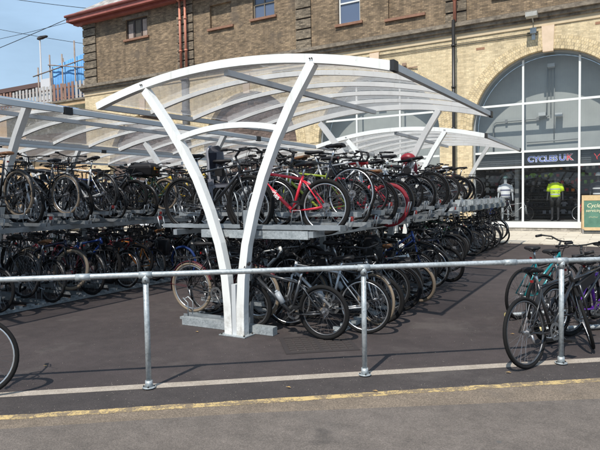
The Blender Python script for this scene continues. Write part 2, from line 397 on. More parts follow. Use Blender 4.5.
build_shelter('left', 'long grey edged bicycle shelter left of the nearest one, over the orange bike', -4.92, -4.9, 4)
build_shelter('back', 'farthest left bicycle shelter, its ribs showing behind the left shelter', -9.8, -4.9, 4)

# ------------------------------------------------------------------ two tier racks
tray_up = MB()
tray_up.box(.12,1.38,-.07,-.064,0,.05); tray_up.box(.12,1.38,.064,.07,0,.05); tray_up.box(.12,1.38,-.064,.064,0,.006)
tray_up.box(1.38,1.39,-.07,.07,-.01,.05); tray_m = tray_up.mesh('upper_tray')
hoop_m = MB().tube([(.16,-.05,.03),(.16,-.05,.32),(.2,-.045,.42),(.26,0,.46),(.2,.045,.42),(.16,.05,.32),(.16,.05,.03)], .008, 6).mesh('wheel_hoop')
guide_m = MB().tube([(.75,-.05,.05),(.78,-.05,.22),(.88,-.05,.22),(.91,-.05,.05)], .007, 6).mesh('wheel_guide')
plate_m = MB().box(1.38,1.56,-.16,.16,-.05,.1).box(1.56,1.6,-.13,.13,-.03,.08).mesh('end_plate')
grip_m = MB().box(1.49,1.515,-.02,.02,.1,.15).mesh('grip')
hand_m = MB().tube([(1.46,-.05,.0),(1.5,-.05,.14),(1.5,.05,.14),(1.46,.05,.0)], .009, 6).mesh('pull_handle')
blk_m = MB().box(1.425,1.505,-.063,.063,-.033,.079).mesh('end_block')
tray_lo = MB(); tray_lo.box(.05,1.1,-.05,-.042,0,.05); tray_lo.box(.05,1.1,.042,.05,0,.05); tray_lo.box(.05,1.1,-.042,.042,0,.007)
tray_lo.tube([(1.02,-.05,.02),(1.02,-.05,.2),(1.1,-.05,.26),(1.16,0,.22),(1.1,.05,.26),(1.02,.05,.2),(1.02,.05,.02)], .008, 6); tray_lom = tray_lo.mesh('lower_tray')
def rack(label, cx, y0, y1, sp, sides=(1,-1), plates=False):
    R = root('two_tier_rack', label, 'bike rack', (cx, y0, 0), group='galvanised two tier bicycle racks')
    L = y1-y0; n = int(L/sp)+1
    for s in sides:
        rot = 0 if s > 0 else PI
        for i in range(n):
            y = .12+i*sp + (0 if s > 0 else .12); zz = 1.275+(.14 if i % 2 else 0)
            o = put('upper_tray', tray_m, M_rack, R, (0 if i % 2 else -.04*s, y, zz)); o.rotation_euler.z = rot
            h = put('wheel_hoop', hoop_m, M_rack, o); h = put('pull_handle', hand_m, M_rack, o)
            put('wheel_guide', guide_m, M_rack, o)
            if i % 3 == 0: put('grip', grip_m, mat('red_grip', (.3,.03,.025), .5), o)
            if plates and s > 0: put('end_plate', plate_m, M_galv, o)
            if cx == 0 and s > 0 and i < 4: continue
            o = put('lower_tray', tray_lom, M_rack, R, (0, y+.06, .06+(.16 if i % 2 else 0))); o.rotation_euler.z = rot
    k = 0; y = .22
    while y < L:
        put('post', MB().box(-.04,.04,y-.03,y+.03,.005,1.5), M_rack, R)
        put('foot', MB().box(-.98,.43,y-.14,y-.04,.004,.1), M_galv, R, bevel=.006); put('foot_plate', MB().box(-1.25,-.4,y+.12,y+.22,.003,.035), M_galv, R, bevel=.004)
        put('cross_arm', MB().box(-.60,.94,y-.16,y-.11,1.165,1.262), M_galv, R)
        k += 1; y += 2.02
    for x in (-1.0, -.3, .3, 1.0):
        put('rail_beam', MB().box(x-.03,x+.03,.02,L,1.205 if abs(x)<.5 else 1.19,1.26), M_rack, R)
    for x in (-1.08, 1.08):
        b = MB().box(x-.03,x+.03,.45,L,.01,.05)
        for i in range(int((L-.5)/.2)):
            yy = .5+.2*i; b.box(x-.06,x+.06,yy,yy+.06,.05,.085)
        put('ground_beam', b, M_galv, R)
    return R
rack('galvanised two tier rack of bikes under the nearest shelter', 0, .05, 5.3, .37)
rack('galvanised two tier rack with empty upper trays, near the shop', -.72, 7.4, 13.3, .42, plates=True)
rack('galvanised two tier rack of bikes under the long left shelter', -4.92, -2.4, 11.8, .39)
rack('galvanised two tier rack of bikes under the farthest left shelter', -9.8, -1.0, 10.5, .42)

# ------------------------------------------------------------------ bicycles
PIV = Vector((.925,0,.70)); HA = Vector((-.32,0,.95)).normalized()
def kindspec(k):
    d = dict(R=.335, tr=.021, fr=.0165, wb=1.03, bar='flat', frame='diamond', guards=False, carrier=False, spokes=28, rim='alu', susp=False)
    if k == 'road': d.update(tr=.0125, R=.335, fr=.0145, bar='drop', wb=.99)
    if k == 'hybrid': d.update(tr=.018)
    if k == 'mountain': d.update(tr=.027, R=.33, fr=.019, susp=True, wb=1.06)
    if k == 'town': d.update(tr=.018, guards=True, carrier=True, bar='swept')
    if k == 'step-through': d.update(frame='step', guards=True, bar='swept', tr=.018)
    return d
def bike_meshes(k, var=0):
    rv = random.Random(k+str(var)); VS = rv.uniform(.11,.2); VW = rv.uniform(.88,1.08); VA = rv.uniform(0, 2*PI) if var else -.7; VR = rv.uniform(-.02,.05); VT = rv.uniform(-.06,.08)
    d = kindspec(k);
    if var == 2 and k in ('hybrid','mountain'): d['guards'] = True
    if var == 2 and k in ('hybrid','step-through'): d['carrier'] = True
    if var == 1: d['spokes'] = 20; d['tr'] *= 1.15
    R = d['R']; wb = d['wb']; fr = d['fr']; P = {}
    X = lambda x: x-.5    # root sits midway between the wheels
    hub = Vector((X(0),0,R)); bb = Vector((X(.43),0,.285)); st = Vector((X(.30),0,.74)); ht = Vector((X(.885),0,.82)); hb = Vector((X(.92),0,.70)); fh = Vector((X(wb),0,R))
    if k == 'mountain': st = Vector((X(.30),0,.68)); ht = Vector((X(.89),0,.78))
    f = MB()
    if d['frame'] == 'diamond':
        f.tube([bb, st+(st-bb)*.05], fr, 8); f.tube([st-(st-bb)*.04, ht-(ht-hb)*.2], fr*.95, 8); f.tube([bb, hb+(ht-hb)*.15], fr*1.18, 8)
    else:
        f.tube([bb, st], fr, 8); f.tube([bb, hb+(ht-hb)*.05], fr*1.1, 8); f.tube([bb+(st-bb)*.35, hb+(ht-hb)*.75], fr, 8)
    f.tube([hb-(ht-hb)*.1, ht+(ht-hb)*.15], fr*1.25, 8)
    f.tube([bb+Vector((0,-.036,0)), bb+Vector((0,.036,0))], .022, 10)
    for s in (-1, 1):
        f.tube([bb+Vector((0,.03*s,0)), Vector((X(.2),.05*s,.30)), hub+Vector((0,.065*s,0))], fr*.6, 6)
        f.tube([st+Vector((0,.015*s,-.03)), Vector((X(.22),.045*s,.6)), hub+Vector((0,.065*s,0))], fr*.5, 6)
    P['frame'] = (f, None)
    f = MB(); r_ = MB()   # fork, relative to pivot
    rel = lambda p: Vector(p)-Vector((X(PIV.x),0,PIV.z))
    cr = Vector((X(.93),0,.675))
    if R > .34: pass
    f.tube([rel(cr+Vector((0,-.06,0))), rel(cr+Vector((0,.06,0)))], .017 if d['susp'] else .012, 8)
    for s in (-1, 1):
        if d['susp']:
            f.tube([rel(cr+Vector((0,.058*s,.02))), rel(cr+(fh-cr)*.45+Vector((0,.058*s,0)))], .014, 8)
            f.tube([rel(cr+(fh-cr)*.42+Vector((0,.058*s,0))), rel(fh+Vector((0,.058*s,0)))], .02, 8)
        else:
            f.tube([rel(cr+Vector((0,.055*s,0))), rel(cr+(fh-cr)*.6+Vector((-.012,.05*s,0))), rel(fh+Vector((0,.05*s,0)))], [.014,.011,.008], 8)
    P['fork'] = (f, 'steer')
    f = MB(); top = ht+(ht-hb)*.2; q = top+(ht-hb).normalized()*.06
    f.tube([rel(top-(ht-hb)*.3), rel(q)], .013, 8)
    bc = q+Vector((.07,0,.03+VR)) if d['bar'] != 'swept' else q+Vector((.03,0,.09+VR))
    f.tube([rel(q-Vector((0,0,.01))), rel(bc)], .014, 8)
    if d['bar'] == 'flat':
        pts = [(-.05,-.29,.02),(-.01,-.15,.015),(0,-.05,0),(0,.05,0),(-.01,.15,.015),(-.05,.29,.02)]
        gp = [[(-.052,s*.29,.02),(-.028,s*.2,.018)] for s in (-1,1)]
    elif d['bar'] == 'swept':
        pts = [(-.2,-.26,.02),(-.08,-.27,.03),(.0,-.18,.03),(0,-.05,0),(0,.05,0),(0,.18,.03),(-.08,.27,.03),(-.2,.26,.02)]
        gp = [[(-.2,s*.26,.02),(-.09,s*.27,.03)] for s in (-1,1)]
    else:
        pts = [(-.05,-.21,-.13),(.05,-.21,-.13),(.085,-.21,-.07),(.07,-.2,-.01),(0,-.19,0),(0,0,0),(0,.19,0),(.07,.2,-.01),(.085,.21,-.07),(.05,.21,-.13),(-.05,.21,-.13)]
        gp = [[(-.052,s*.21,-.13),(.05,s*.21,-.13),(.085,s*.21,-.07),(.072,s*.205,-.015)] for s in (-1,1)]
    pts = [(p[0],p[1]*VW,p[2]) for p in pts]; gp = [[(p[0],p[1]*VW,p[2]) for p in q2] for q2 in gp]
    f.tube([rel(bc)+Vector(p) for p in pts], .0115, 6)
    if d['bar'] != 'drop':
        for s in (-1,1): f.tube([rel(bc)+Vector((.0,s*.15,.01)), rel(bc)+Vector((.035,s*.17,-.01)), rel(bc)+Vector((0.01,s*.27,-.02))], .006, 5)
        # brake and gear cables looping from the bar
        f.tube([rel(bc)+Vector((.02,.15,.0)), rel(bc)+Vector((.12,.06,.02)), rel(bc)+Vector((.09,.0,-.1)), rel(hb)+Vector((.02,.01,.04))], .003, 4)
        f.tube([rel(bc)+Vector((.02,-.15,.0)), rel(bc)+Vector((.13,-.03,.0)), rel(bc)+Vector((.06,.0,-.14)), rel(hb)+Vector((.03,-.01,.0))], .003, 4)
    P['handlebar'] = (f, 'steer')
    for s_ in gp: P.setdefault('grip', []).append(MB().tube([rel(bc)+Vector(p) for p in s_], .0175, 8))
    def wheel(c, rear):
        w = MB(); nsp = d['spokes']
        w.tube([c+Vector((0,-.05,0)), c+Vector((0,.05,0))], .008, 6); w.tube([c+Vector((0,-.03,0)), c+Vector((0,.03,0))], .018, 10)
        if rear:
            for i in range(5): w.disc((c.x, c.y-.036-.004*i, c.z), .05-.006*i, .012, .0012, 16)
            w.tube([c+Vector((.01,-.06,-.02)), c+Vector((.02,-.065,-.085)), c+Vector((.03,-.06,-.1))], .012, 6)   # derailleur
        for i in range(nsp):
            a = 2*PI*i/nsp; a2 = a+(.35 if (i//2) % 2 else -.35); sy = .026 if i % 2 else -.026
            w.tube([c+Vector((.02*math.cos(a2), sy, .02*math.sin(a2))), c+Vector(((R-.035)*math.cos(a), 0, (R-.035)*math.sin(a)))], .0013, 3)
        tr = d['tr']
        ty = MB().ring((c.x,c.y,c.z), R-tr, tr, 44, 8)
        rm = MB().ring((c.x,c.y,c.z), R-tr*2-.006, .011, 40, 6, flat=1.0)
        return w, ty, rm
    P['wheel_r'] = wheel(hub, True); P['wheel_f'] = wheel(rel(fh), False)
    # saddle
    sp = st+(st-bb).normalized()*VS
    f = MB(); f.tube([st, sp], .0135, 8); P['seat_post'] = (f, None)
    S = []
    for x, wd, h, z in ((-.14,.05,.02,.03),(-.125,.072,.045,.04),(-.06,.076,.05,.035),(.0,.05,.045,.03),(.06,.027,.04,.03),(.12,.02,.03,.025),(.135,.012,.015,.02)):
        S.append([sp+Vector((x, wd*math.cos(2*PI*i/12), z+VT*x+h*.5*math.sin(2*PI*i/12)+ (.008 if math.sin(2*PI*i/12)>0 else 0))) for i in range(12)])
    f = MB().loft(S)
    for s in (-1,1): f.tube([sp+Vector((-.1,.025*s,.015)), sp+Vector((-.03,.022*s,-.012)), sp+Vector((.04,.02*s,-.008)), sp+Vector((.11,.0,.015))], .0045, 5)
    P['saddle'] = (f, None)
    f = MB(); f.disc((bb.x,-.045,bb.z), .09, .06, .0015, 28)
    for i in range(5): a = 2*PI*i/5; f.tube([bb+Vector((0,-.045,0)), bb+Vector((.065*math.cos(a),-.045,.065*math.sin(a)))], .006, 4)
    ca = Vector((.165*math.cos(VA),0,.165*math.sin(VA)))
    f.tube([bb+Vector((0,-.055,0)), bb+ca+Vector((0,-.07,0))], .010, 6); f.tube([bb+Vector((0,.05,0)), bb-ca+Vector((0,.065,0))], .010, 6)
    f.tube([bb+Vector((0,-.055,0)), bb+Vector((0,.05,0))], .009, 6)
    P['crankset'] = (f, None)
    P['pedal'] = []
    for s in (-1, 1):
        c = bb - ca*s + Vector((0,.11*s,0)); P['pedal'].append(MB().box(c.x-.045,c.x+.045,c.y-.045,c.y+.045,c.z-.012,c.z+.012))
    f = MB()
    f.tube([bb+Vector((0,-.045,.088)), hub+Vector((0,-.045,.045))], .0045, 4); f.tube([bb+Vector((0,-.045,-.088)), hub+Vector((.03,-.058,-.11)), hub+Vector((.03,-.05,-.045))], .0045, 4)
    P['chain'] = (f, None)
    if d['guards']:
        def guard(c, a0, a1):
            f = MB(); n = 18; Rg = R+.018
            for i in range(n):
                for (ya, yb, ra, rb) in ((-.026,-.014,-.012,0),(-.014,.014,0,0),(.014,.026,0,-.012)):
                    q = []
                    for (j, y, e) in ((i,ya,ra),(i+1,ya,ra),(i+1,yb,rb),(i,yb,rb)):
                        a = a0+(a1-a0)*j/n; q.append((c.x+(Rg+e)*math.cos(a), y, c.z+(Rg+e)*math.sin(a)))
                    f.quad(q, sm=True)
            f.tube([c+Vector((0,.03,0)), c+Vector((Rg*math.cos(a1-.25),.022,Rg*math.sin(a1-.25)))], .003, 4)
            f.tube([c+Vector((0,-.03,0)), c+Vector((Rg*math.cos(a1-.25),-.022,Rg*math.sin(a1-.25)))], .003, 4)
            return f
        P['guard_r'] = guard(hub, .35, 3.3); P['guard_f'] = guard(rel(fh), .7, 3.0)
    if d['carrier']:
        f = MB(); z = R*2+.06
        for y in (-.06,0,.06): f.tube([(X(-.22),y,z),(X(.18),y,z)], .005, 5)
        for x in (-.22,-.1,.02,.14): f.tube([(X(x),-.06,z),(X(x),.06,z)], .005, 5)
        for s in (-1,1):
            f.tube([hub+Vector((0,.07*s,0)), (X(-.12),.065*s,z)], .0045, 5); f.tube([hub+Vector((0,.07*s,0)), (X(.06),.065*s,z)], .0045, 5)
        P['luggage_rack'] = (f, None)
    rl = MB().box(X(.3)-.115,X(.3)-.1,-.014,.014,.785,.81); P['rear_reflector'] = (rl, None)
    # turn the builders into meshes
    Q = {}
    def mk(n, mb, m):
        me = mb.mesh(n); me.materials.append(m); return me
    Q['frame'] = mk('frame', P['frame'][0], M_blk); Q['fork'] = mk('fork', P['fork'][0], M_blk)
    Q['handlebar'] = mk('handlebar', P['handlebar'][0], M_blk)
    Q['grip'] = [mk('grip', x, M_sat) for x in P['grip']]
    for w in ('wheel_r','wheel_f'): Q[w] = (mk('wheel', P[w][0], M_chrome), mk('tyre', P[w][1], M_rub), mk('rim', P[w][2], M_alu))
    Q['seat_post'] = mk('seat_post', P['seat_post'][0], M_alu); Q['saddle'] = mk('saddle', P['saddle'][0], M_sat)
    Q['crankset'] = mk('crankset', P['crankset'][0], M_crank); Q['pedal'] = [mk('pedal', x, M_blk) for x in P['pedal']]
    Q['chain'] = mk('chain', P['chain'][0], M_chain)
    if 'guard_r' in P: Q['guard_r'] = mk('mudguard', P['guard_r'], M_blk); Q['guard_f'] = mk('mudguard', P['guard_f'], M_blk)
    if 'luggage_rack' in P: Q['luggage_rack'] = mk('luggage_rack', P['luggage_rack'][0], M_blk)
    Q['rear_reflector'] = mk('rear_reflector', P['rear_reflector'][0], M_redref)
    return Q
BK = {(k, v): bike_meshes(k, v) for k in ('road','hybrid','mountain','town','step-through') for v in range(3)}
BN = [0]
PAINT = {'black': (.014,.014,.016), 'charcoal': (.05,.052,.056), 'silver': (.45,.46,.47), 'white': (.72,.73,.72), 'red': (.62,.018,.04), 'blue': (.012,.05,.24),
         'dark blue': (.008,.012,.04), 'orange': (.62,.2,.02), 'yellow': (.75,.5,.03), 'lime green': (.4,.5,.05), 'teal': (.0,.2,.22), 'purple': (.16,.03,.42),
         'dark green': (.015,.07,.035), 'maroon': (.14,.012,.02), 'grey': (.2,.21,.22)}
def paint(c): return mat('paint_'+c.replace(' ','_'), PAINT[c], .28, .45 if c in ('silver','grey','charcoal') else .1, .6)
def setm(o, m):
    o.material_slots[0].link = 'OBJECT'; o.material_slots[0].material = m
def bike(k, x, y, z, head, color, label, steer=0, lean=0, pitch=0, group=None, tyre=None, rim=None, saddle=None, fork=None, size=1.0, guard=None, name='bicycle', extra=(), variant=None):
    BN[0] += 1; Q = BK[(k, variant if variant is not None else (BN[0]*7+len(label)) % 3)]; d = kindspec(k)
    R = root(name, label, 'bicycle', (x,y,z), 0, group); R.rotation_mode = 'XYZ'
    R.matrix_world = Matrix.Translation((x,y,z)) @ Matrix.Rotation(head, 4, 'Z') @ Matrix.Rotation(-pitch, 4, 'Y') @ Matrix.Rotation(lean, 4, 'X')
    R.scale = (size,)*3
    pm = paint(color); S = Matrix.Translation((PIV.x-.5,0,PIV.z)) @ Matrix.Rotation(steer, 4, HA)
    def P(n, me, st=False, parent=R, m=None):
        o = bpy.data.objects.new(n, me); COL.objects.link(o); o.parent = parent
        if st: o.matrix_local = S
        if m: setm(o, m)
        return o
    P('frame', Q['frame'], m=pm); P('fork', Q['fork'], True, m=paint(fork) if fork else (pm if not d['susp'] else None))
    h = P('handlebar', Q['handlebar'], True)
    for x_ in Q['grip']: P('grip', x_, parent=h)
    for w, st in (('wheel_r',False),('wheel_f',True)):
        a = P('wheel', Q[w][0], st); P('tyre', Q[w][1], parent=a, m=tyre); P('rim', Q[w][2], parent=a, m=rim)
    P('seat_post', Q['seat_post']); P('saddle', Q['saddle'], m=saddle)
    c = P('crankset', Q['crankset'])
    for x_ in Q['pedal']: P('pedal', x_, parent=c)
    P('chain', Q['chain'])
    if 'guard_r' in Q and guard is not False: P('mudguard', Q['guard_r'], m=guard); P('mudguard', Q['guard_f'], True, m=guard)
    if 'luggage_rack' in Q: P('luggage_rack', Q['luggage_rack'])
    P('rear_reflector', Q['rear_reflector'])
    for a in extra:
        if a in ACC: P(a.split(':')[0], ACC[a], a.endswith(':s'))
    return R
def acc(n, mb, m):
    me = mb.mesh(n); me.materials.append(m); return me
ACC = {}
b_ = MB().tube([(-.02+.06,0,.40),(.12,0,.53)], .036, 10).tube([(.12,0,.53),(.135,0,.55)], .022, 8); ACC['water_bottle'] = acc('water_bottle', b_, mat('bottle_plastic', (.3,.32,.34), .4))
b_ = MB(); PN = []
for z_, w_, t_d in ((.38,.22,.09),(.41,.27,.115),(.5,.29,.13),(.64,.31,.13),(.70,.3,.11),(.735,.24,.05)):
    L_ = []
    for i_ in range(24):
        a_ = 2*PI*i_/24; ca_, sa_ = math.cos(a_), math.sin(a_)
        L_.append((-.55+w_/2*math.copysign(abs(ca_)**.45, ca_), .075+t_d*.5+t_d*.5*math.copysign(abs(sa_)**.45, sa_), z_+.008*math.sin(5*a_)))
    PN.append(L_)
b_.loft(PN); b_.tube([(-.62,.21,.45),(-.62,.215,.7)], .012, 4); b_.tube([(-.48,.21,.45),(-.48,.215,.7)], .012, 4); ACC['pannier'] = acc('pannier', b_, M_sat)
b_ = MB(); 
for z_, e_ in ((.0,0),(.07,.012),(.14,.024),(.21,.036)):
    b_.tube([(.08,-.13-e_,z_),(.08,.13+e_,z_),(.3+e_,.13+e_,z_),(.3+e_,-.13-e_,z_)], .004, 4, closed=True)
for i_ in range(9): b_.tube([(.08+.0,-.13+.0325*i_,0),(.08,-.13+.0325*i_-.004*(4-i_),.21)], .003, 4); b_.tube([(.3,-.13+.0325*i_,0),(.336,-.13+.0325*i_*1.0-.009*(4-i_),.21)], .003, 4)
for i_ in range(6): b_.tube([(.08+.044*i_,.13,0),(.08+.05*i_,.166,.21)], .003, 4); b_.tube([(.08+.044*i_,-.13,0),(.08+.05*i_,-.166,.21)], .003, 4); b_.tube([(.08+.044*i_,-.13,0),(.08+.044*i_,.13,0)], .003, 4)
for i_ in range(len(b_.v)): v_ = b_.v[i_]; b_.v[i_] = (v_[0]-.06, v_[1], v_[2]+.08)
ACC['front_basket:s'] = acc('front_basket', b_, M_blk)
ACC['saddle_bag'] = acc('saddle_bag', MB().loft([[(-.36+dx,a*.045,.72+z) for a,z in ((-1,0),(1,0),(1,.1),(-1,.1))] for dx in (0,.05,.12)], sm=False), M_sat)
b_ = MB(); 
for j_ in range(3): b_.ring((.08+.02*j_,.03+.012*j_,.52-.02*j_), .07, .008, 20, 5)
ACC['cable_lock'] = acc('cable_lock', b_, mat('lock_sleeve', (.03,.03,.035), .4))
b_ = MB().tube([(-.13,.04,.46),(-.13,.04,.68),(-.16,.04,.72),(-.2,.04,.72),(-.23,.04,.68),(-.23,.04,.46)], .009, 6).tube([(-.1,.04,.45),(-.26,.04,.45)], .018, 8)
ACC['u_lock'] = acc('u_lock', b_, M_blk)
b_ = MB().loft([[(-.09+.0,-.022,.6),(.25,-.022,.73),(.25,-.022,.62),(-.04,-.022,.5)],[(-.09,.022,.6),(.25,.022,.73),(.25,.022,.62),(-.04,.022,.5)]], sm=False); ACC['frame_bag'] = acc('frame_bag', b_, M_sat)
b_ = MB().box(.03,.08,.06,.1,.26,.3).tube([(.04,.08,.28),(.09,.08,.28)], .024, 10); ACC['front_light:s'] = acc('front_light', b_, M_blk)
ORD = ['','nearest','second','third','fourth','fifth','sixth','seventh','eighth','ninth','tenth','eleventh','twelfth','thirteenth','fourteenth','fifteenth','sixteenth','seventeenth','eighteenth','nineteenth','twentieth','twenty-first','twenty-second','twenty-third','twenty-fourth','twenty-fifth','twenty-sixth','twenty-seventh','twenty-eighth','twenty-ninth','thirtieth','thirty-first','thirty-second','thirty-third','thirty-fourth','thirty-fifth','thirty-sixth']
KINDS = ['hybrid','mountain','road','town','hybrid','mountain','step-through','town']
COLS = ['black']*14+['charcoal']*5+['silver']*2+['dark blue']*2+['white','blue','grey','grey','maroon','dark green']
def row(where, cx, side, tier, y0, y1, sp, spec=None, outp=.25, skip=(), count0=1):
    spec = spec or {}; i = 0; y = y0; rnd = random.Random(where+str(side)+tier); cnt = count0
    while y <= y1:
        if i in skip: i += 1; y += sp; continue
        k = rnd.choice(KINDS); c = rnd.choice(COLS); kw = {}
        if tier == 'upper': z = (1.215 if where == 'near' else 1.29)+(.14 if i % 2 else 0); x = cx+side*(.52+rnd.uniform(-.07,.07)+(.04 if i % 2 else -.04))
        else: z = (.07 if i % 2 == 0 else .2) if i > 1 else .05; x = cx+side*(.62+rnd.uniform(-.05,.05)+(.0 if i % 2 else .12))
        out = rnd.random() < outp
        hd = (PI if side > 0 else 0)+(PI if out else 0)+rnd.uniform(-.07,.07)
        st = rnd.uniform(-.4,.4); ln = rnd.uniform(-.1,.1)
        if rnd.random() < .035: kw['tyre'] = M_tanw
        q_ = rnd.random()
        if q_ < .5: kw['rim'] = M_blk
        elif q_ < .8: kw['rim'] = M_drim
        kw['extra'] = [a for a, pr in (('water_bottle',.2),('pannier',.08),('front_basket:s',.12 if k != 'road' else 0),('saddle_bag',.2),('cable_lock',.3),('u_lock',.25),('frame_bag',.06),('front_light:s',.35 if k != 'road' else 0)) if rnd.random() < pr]
        if k != 'road' and rnd.random() < .12: kw['fork'] = 'silver'
        if rnd.random() < .06: kw['saddle'] = mat('brown_leather', (.2,.09,.035), .5)
        sz = rnd.uniform(.91,1.05); yy = y+rnd.uniform(-.04,.04)
        s = spec.get(i)
        if s:
            k = s.get('k', k); c = s.get('c', c); x = cx+s['x'] if 'x' in s else x; z = s.get('z', z); st = s.get('st', st); ln = s.get('ln', ln)
            if 'hd' in s: hd = s['hd']
            yy = s.get('y', yy); kw['extra'] = s.get('extra', [a for a in kw['extra'] if a != 'pannier']); kw.update(s.get('kw', {})); sz = s.get('sz', sz)
        lab = f"{c} {k} bike, {ORD[cnt]} in the {'right' if side > 0 else 'left'} {tier} row of the {where} shelter"
        if s and 'lab' in s: lab = s['lab']
        o = bike(k, x, yy, z, hd, c, lab, st, ln, group=f'bicycles parked on the {tier} racks', size=sz, **kw)
        if s and 'cb' in s: s['cb'](o)
        cnt += 1; i += 1; y += sp

def child_seat(o, loc=(-.38,0,.60)):
    S = root('child_seat', 'dark grey moulded child seat on the bike left of the white legs', 'child seat', (0,0,0))
    S.matrix_world = o.matrix_world @ Matrix.Translation(loc) @ Matrix.Rotation(-.45, 4, 'Z') @ Matrix.Diagonal((.8,.88,.78,1))
    m = mat('child_seat_plastic', (.2,.2,.225), .45); pad = mat('child_seat_pad', (.03,.03,.045), .8)
    b = MB(); R_ = []
    for z, xb, hw in ((.0,-.02,.15),(.12,-.04,.165),(.3,-.08,.16),(.42,-.1,.15),(.5,-.12,.15),(.58,-.13,.145),(.64,-.13,.12),(.68,-.13,.07)):
        L = []
        for i in range(13):
            a = PI*i/12; L.append((xb-.05*math.sin(a)+.15*abs(math.cos(a))**2, hw*math.cos(a), z))
        for i in range(13):
            a = PI*(12-i)/12; L.append((xb-.05*math.sin(a)+.15*abs(math.cos(a))**2+.022, (hw-.025)*math.cos(a), z))
        R_.append(L)
    b.loft(R_); b.box(-.05,.2,-.14,.14,-.05,.0)
    for s in (-1,1): b.box(.0,.2,.14*s-.015,.14*s+.015,0,.1); b.box(.1,.2,.15*s-.05,.15*s+.0,-.42,-.05); b.box(.08,.24,.15*s-.05,.15*s+.05,-.46,-.42)
    put('shell', b, m, S, bevel=.008)
    put('cushion', MB().box(-.115,-.085,-.09,.09,.08,.56).box(-.02,.18,-.11,.11,.002,.025), pad, S, bevel=.01)
    return S
# near shelter, right upper row: the red mountain bike is the nearest one
row('near', 0, 1, 'upper', .36, 5.0, .365, {
    0: dict(extra=[], k='mountain', c='red', kw=dict(rim=M_alu, variant=0), x=.52, z=1.2, hd=PI, st=.12, ln=.03, sz=1.0, lab='bright red mountain bike with white down tube writing, nearest on the upper rack'),
    1: dict(k='road', c='charcoal', x=.70, kw=dict(rim=M_alu)),
    2: dict(k='hybrid', c='lime green', x=.5, lab='lime green bike just behind the bright red mountain bike'),
    3: dict(k='road', c='silver', x=.6), 4: dict(c='black', x=.58, kw=dict(saddle=mat('red_saddle', (.6,.02,.03), .5))),
    5: dict(k='mountain', c='red', x=.66, z=1.2, lab='red bike with red tyres, sixth on the right upper row of the near shelter', kw=dict(tyre=mat('red_tyre', (.26,.015,.025), .7))),
    7: dict(k='road', c='white', x=.62, kw=dict(guard=None))}, outp=.2)
row('near', 0, -1, 'upper', .34, 5.0, .365, {
    0: dict(k='hybrid', c='black', x=-.5, z=1.24, hd=0, st=0),
    1: dict(k='town', c='black', x=-.42, z=1.24, hd=0, cb=lambda o: child_seat(o), lab='black town bike carrying a grey child seat, left upper row')}, outp=.3)
row('near', 0, 1, 'lower', .25, 5.1, .36, {
    0: dict(extra=['water_bottle'], k='mountain', c='charcoal', x=.57, z=.0, y=.24, hd=PI+.03, st=.2, ln=-.06, sz=.98, lab='charcoal mountain bike, nearest on the ground right of the white legs', kw=dict(rim=M_drim, variant=0)),
    1: dict(k='hybrid', c='silver', x=.86, z=.0, y=.7, hd=PI+.05, ln=-.05, st=.1, lab='silver hybrid bike behind the rail post, second from the drain cover', kw=dict(rim=M_alu, variant=0)),
    2: dict(k='town', c='grey', x=.8, z=.01, y=1.15, kw=dict(tyre=M_tanw)),
    3: dict(c='black', x=.86, z=.0), 5: dict(x=.84, z=.02), 7: dict(x=.84, z=.02)}, outp=.35)
row('near', 0, -1, 'lower', .35, 5.1, .365, {
    0: dict(k='town', c='black', x=-.52, z=.11, y=.42, hd=0, st=0, lab='black bike with tan tyres and dark red mudguards behind the near foot beam', kw=dict(tyre=M_tanw, rim=M_alu, guard=mat('dull_red_guard', (.09,.012,.018), .6)))}, outp=.3)
# far shelter near the shop
row('far', -.62, 1, 'upper', 7.55, 10.6, .4, {3: dict(c='silver'), 6: dict(c='white')})
row('far', -.62, -1, 'upper', 7.55, 13.2, .42, {})
row('far', -.62, -1, 'lower', 7.6, 13.2, .45, {})
row('far', -.62, 1, 'lower', 7.6, 13.3, .36, {i: dict(k='road' if i%2 else 'hybrid', x=.84+.04*(i%3), hd=0.0 if i%4 else PI) for i in range(4, 16)})
# left shelter
row('long left', -4.92, 1, 'upper', -2.2, 11.5, .395, {
    4: dict(k='hybrid', c='dark blue'), 5: dict(c='black', k='town'), 9: dict(c='white', k='town'), 14: dict(k='mountain', c='yellow', hd=0), 16: dict(k='road', c='black'),
    17: dict(k='mountain', c='yellow', lab='yellow mountain bike left of the white legs on the upper rack')}, outp=.35)
row('long left', -4.92, -1, 'upper', -1.4, 11.0, .46, {8: dict(c='blue'), 12: dict(c='silver')}, outp=.3)
row('long left', -4.92, 1, 'lower', -2.2, 11.5, .395, {
    7: dict(k='mountain', c='dark blue', hd=0, x=.6, kw=dict(tyre=M_tanw)), 9: dict(k='mountain', c='blue', x=.62, hd=0), 12: dict(k='hybrid', c='orange', hd=PI, x=.6, lab='orange framed bike in the shade on the lower rack of the left shelter'), 14: dict(k='mountain', c='dark blue', kw=dict(tyre=mat('blue_tyre', (.015,.05,.2), .6)))}, outp=.4)
row('long left', -4.92, -1, 'lower', -1.4, 11.0, .5, {}, outp=.4)
row('farthest left', -9.8, 1, 'upper', -.6, 10.2, .45, {})
row('farthest left', -9.8, 1, 'lower', -.6, 10.2, .5, {})

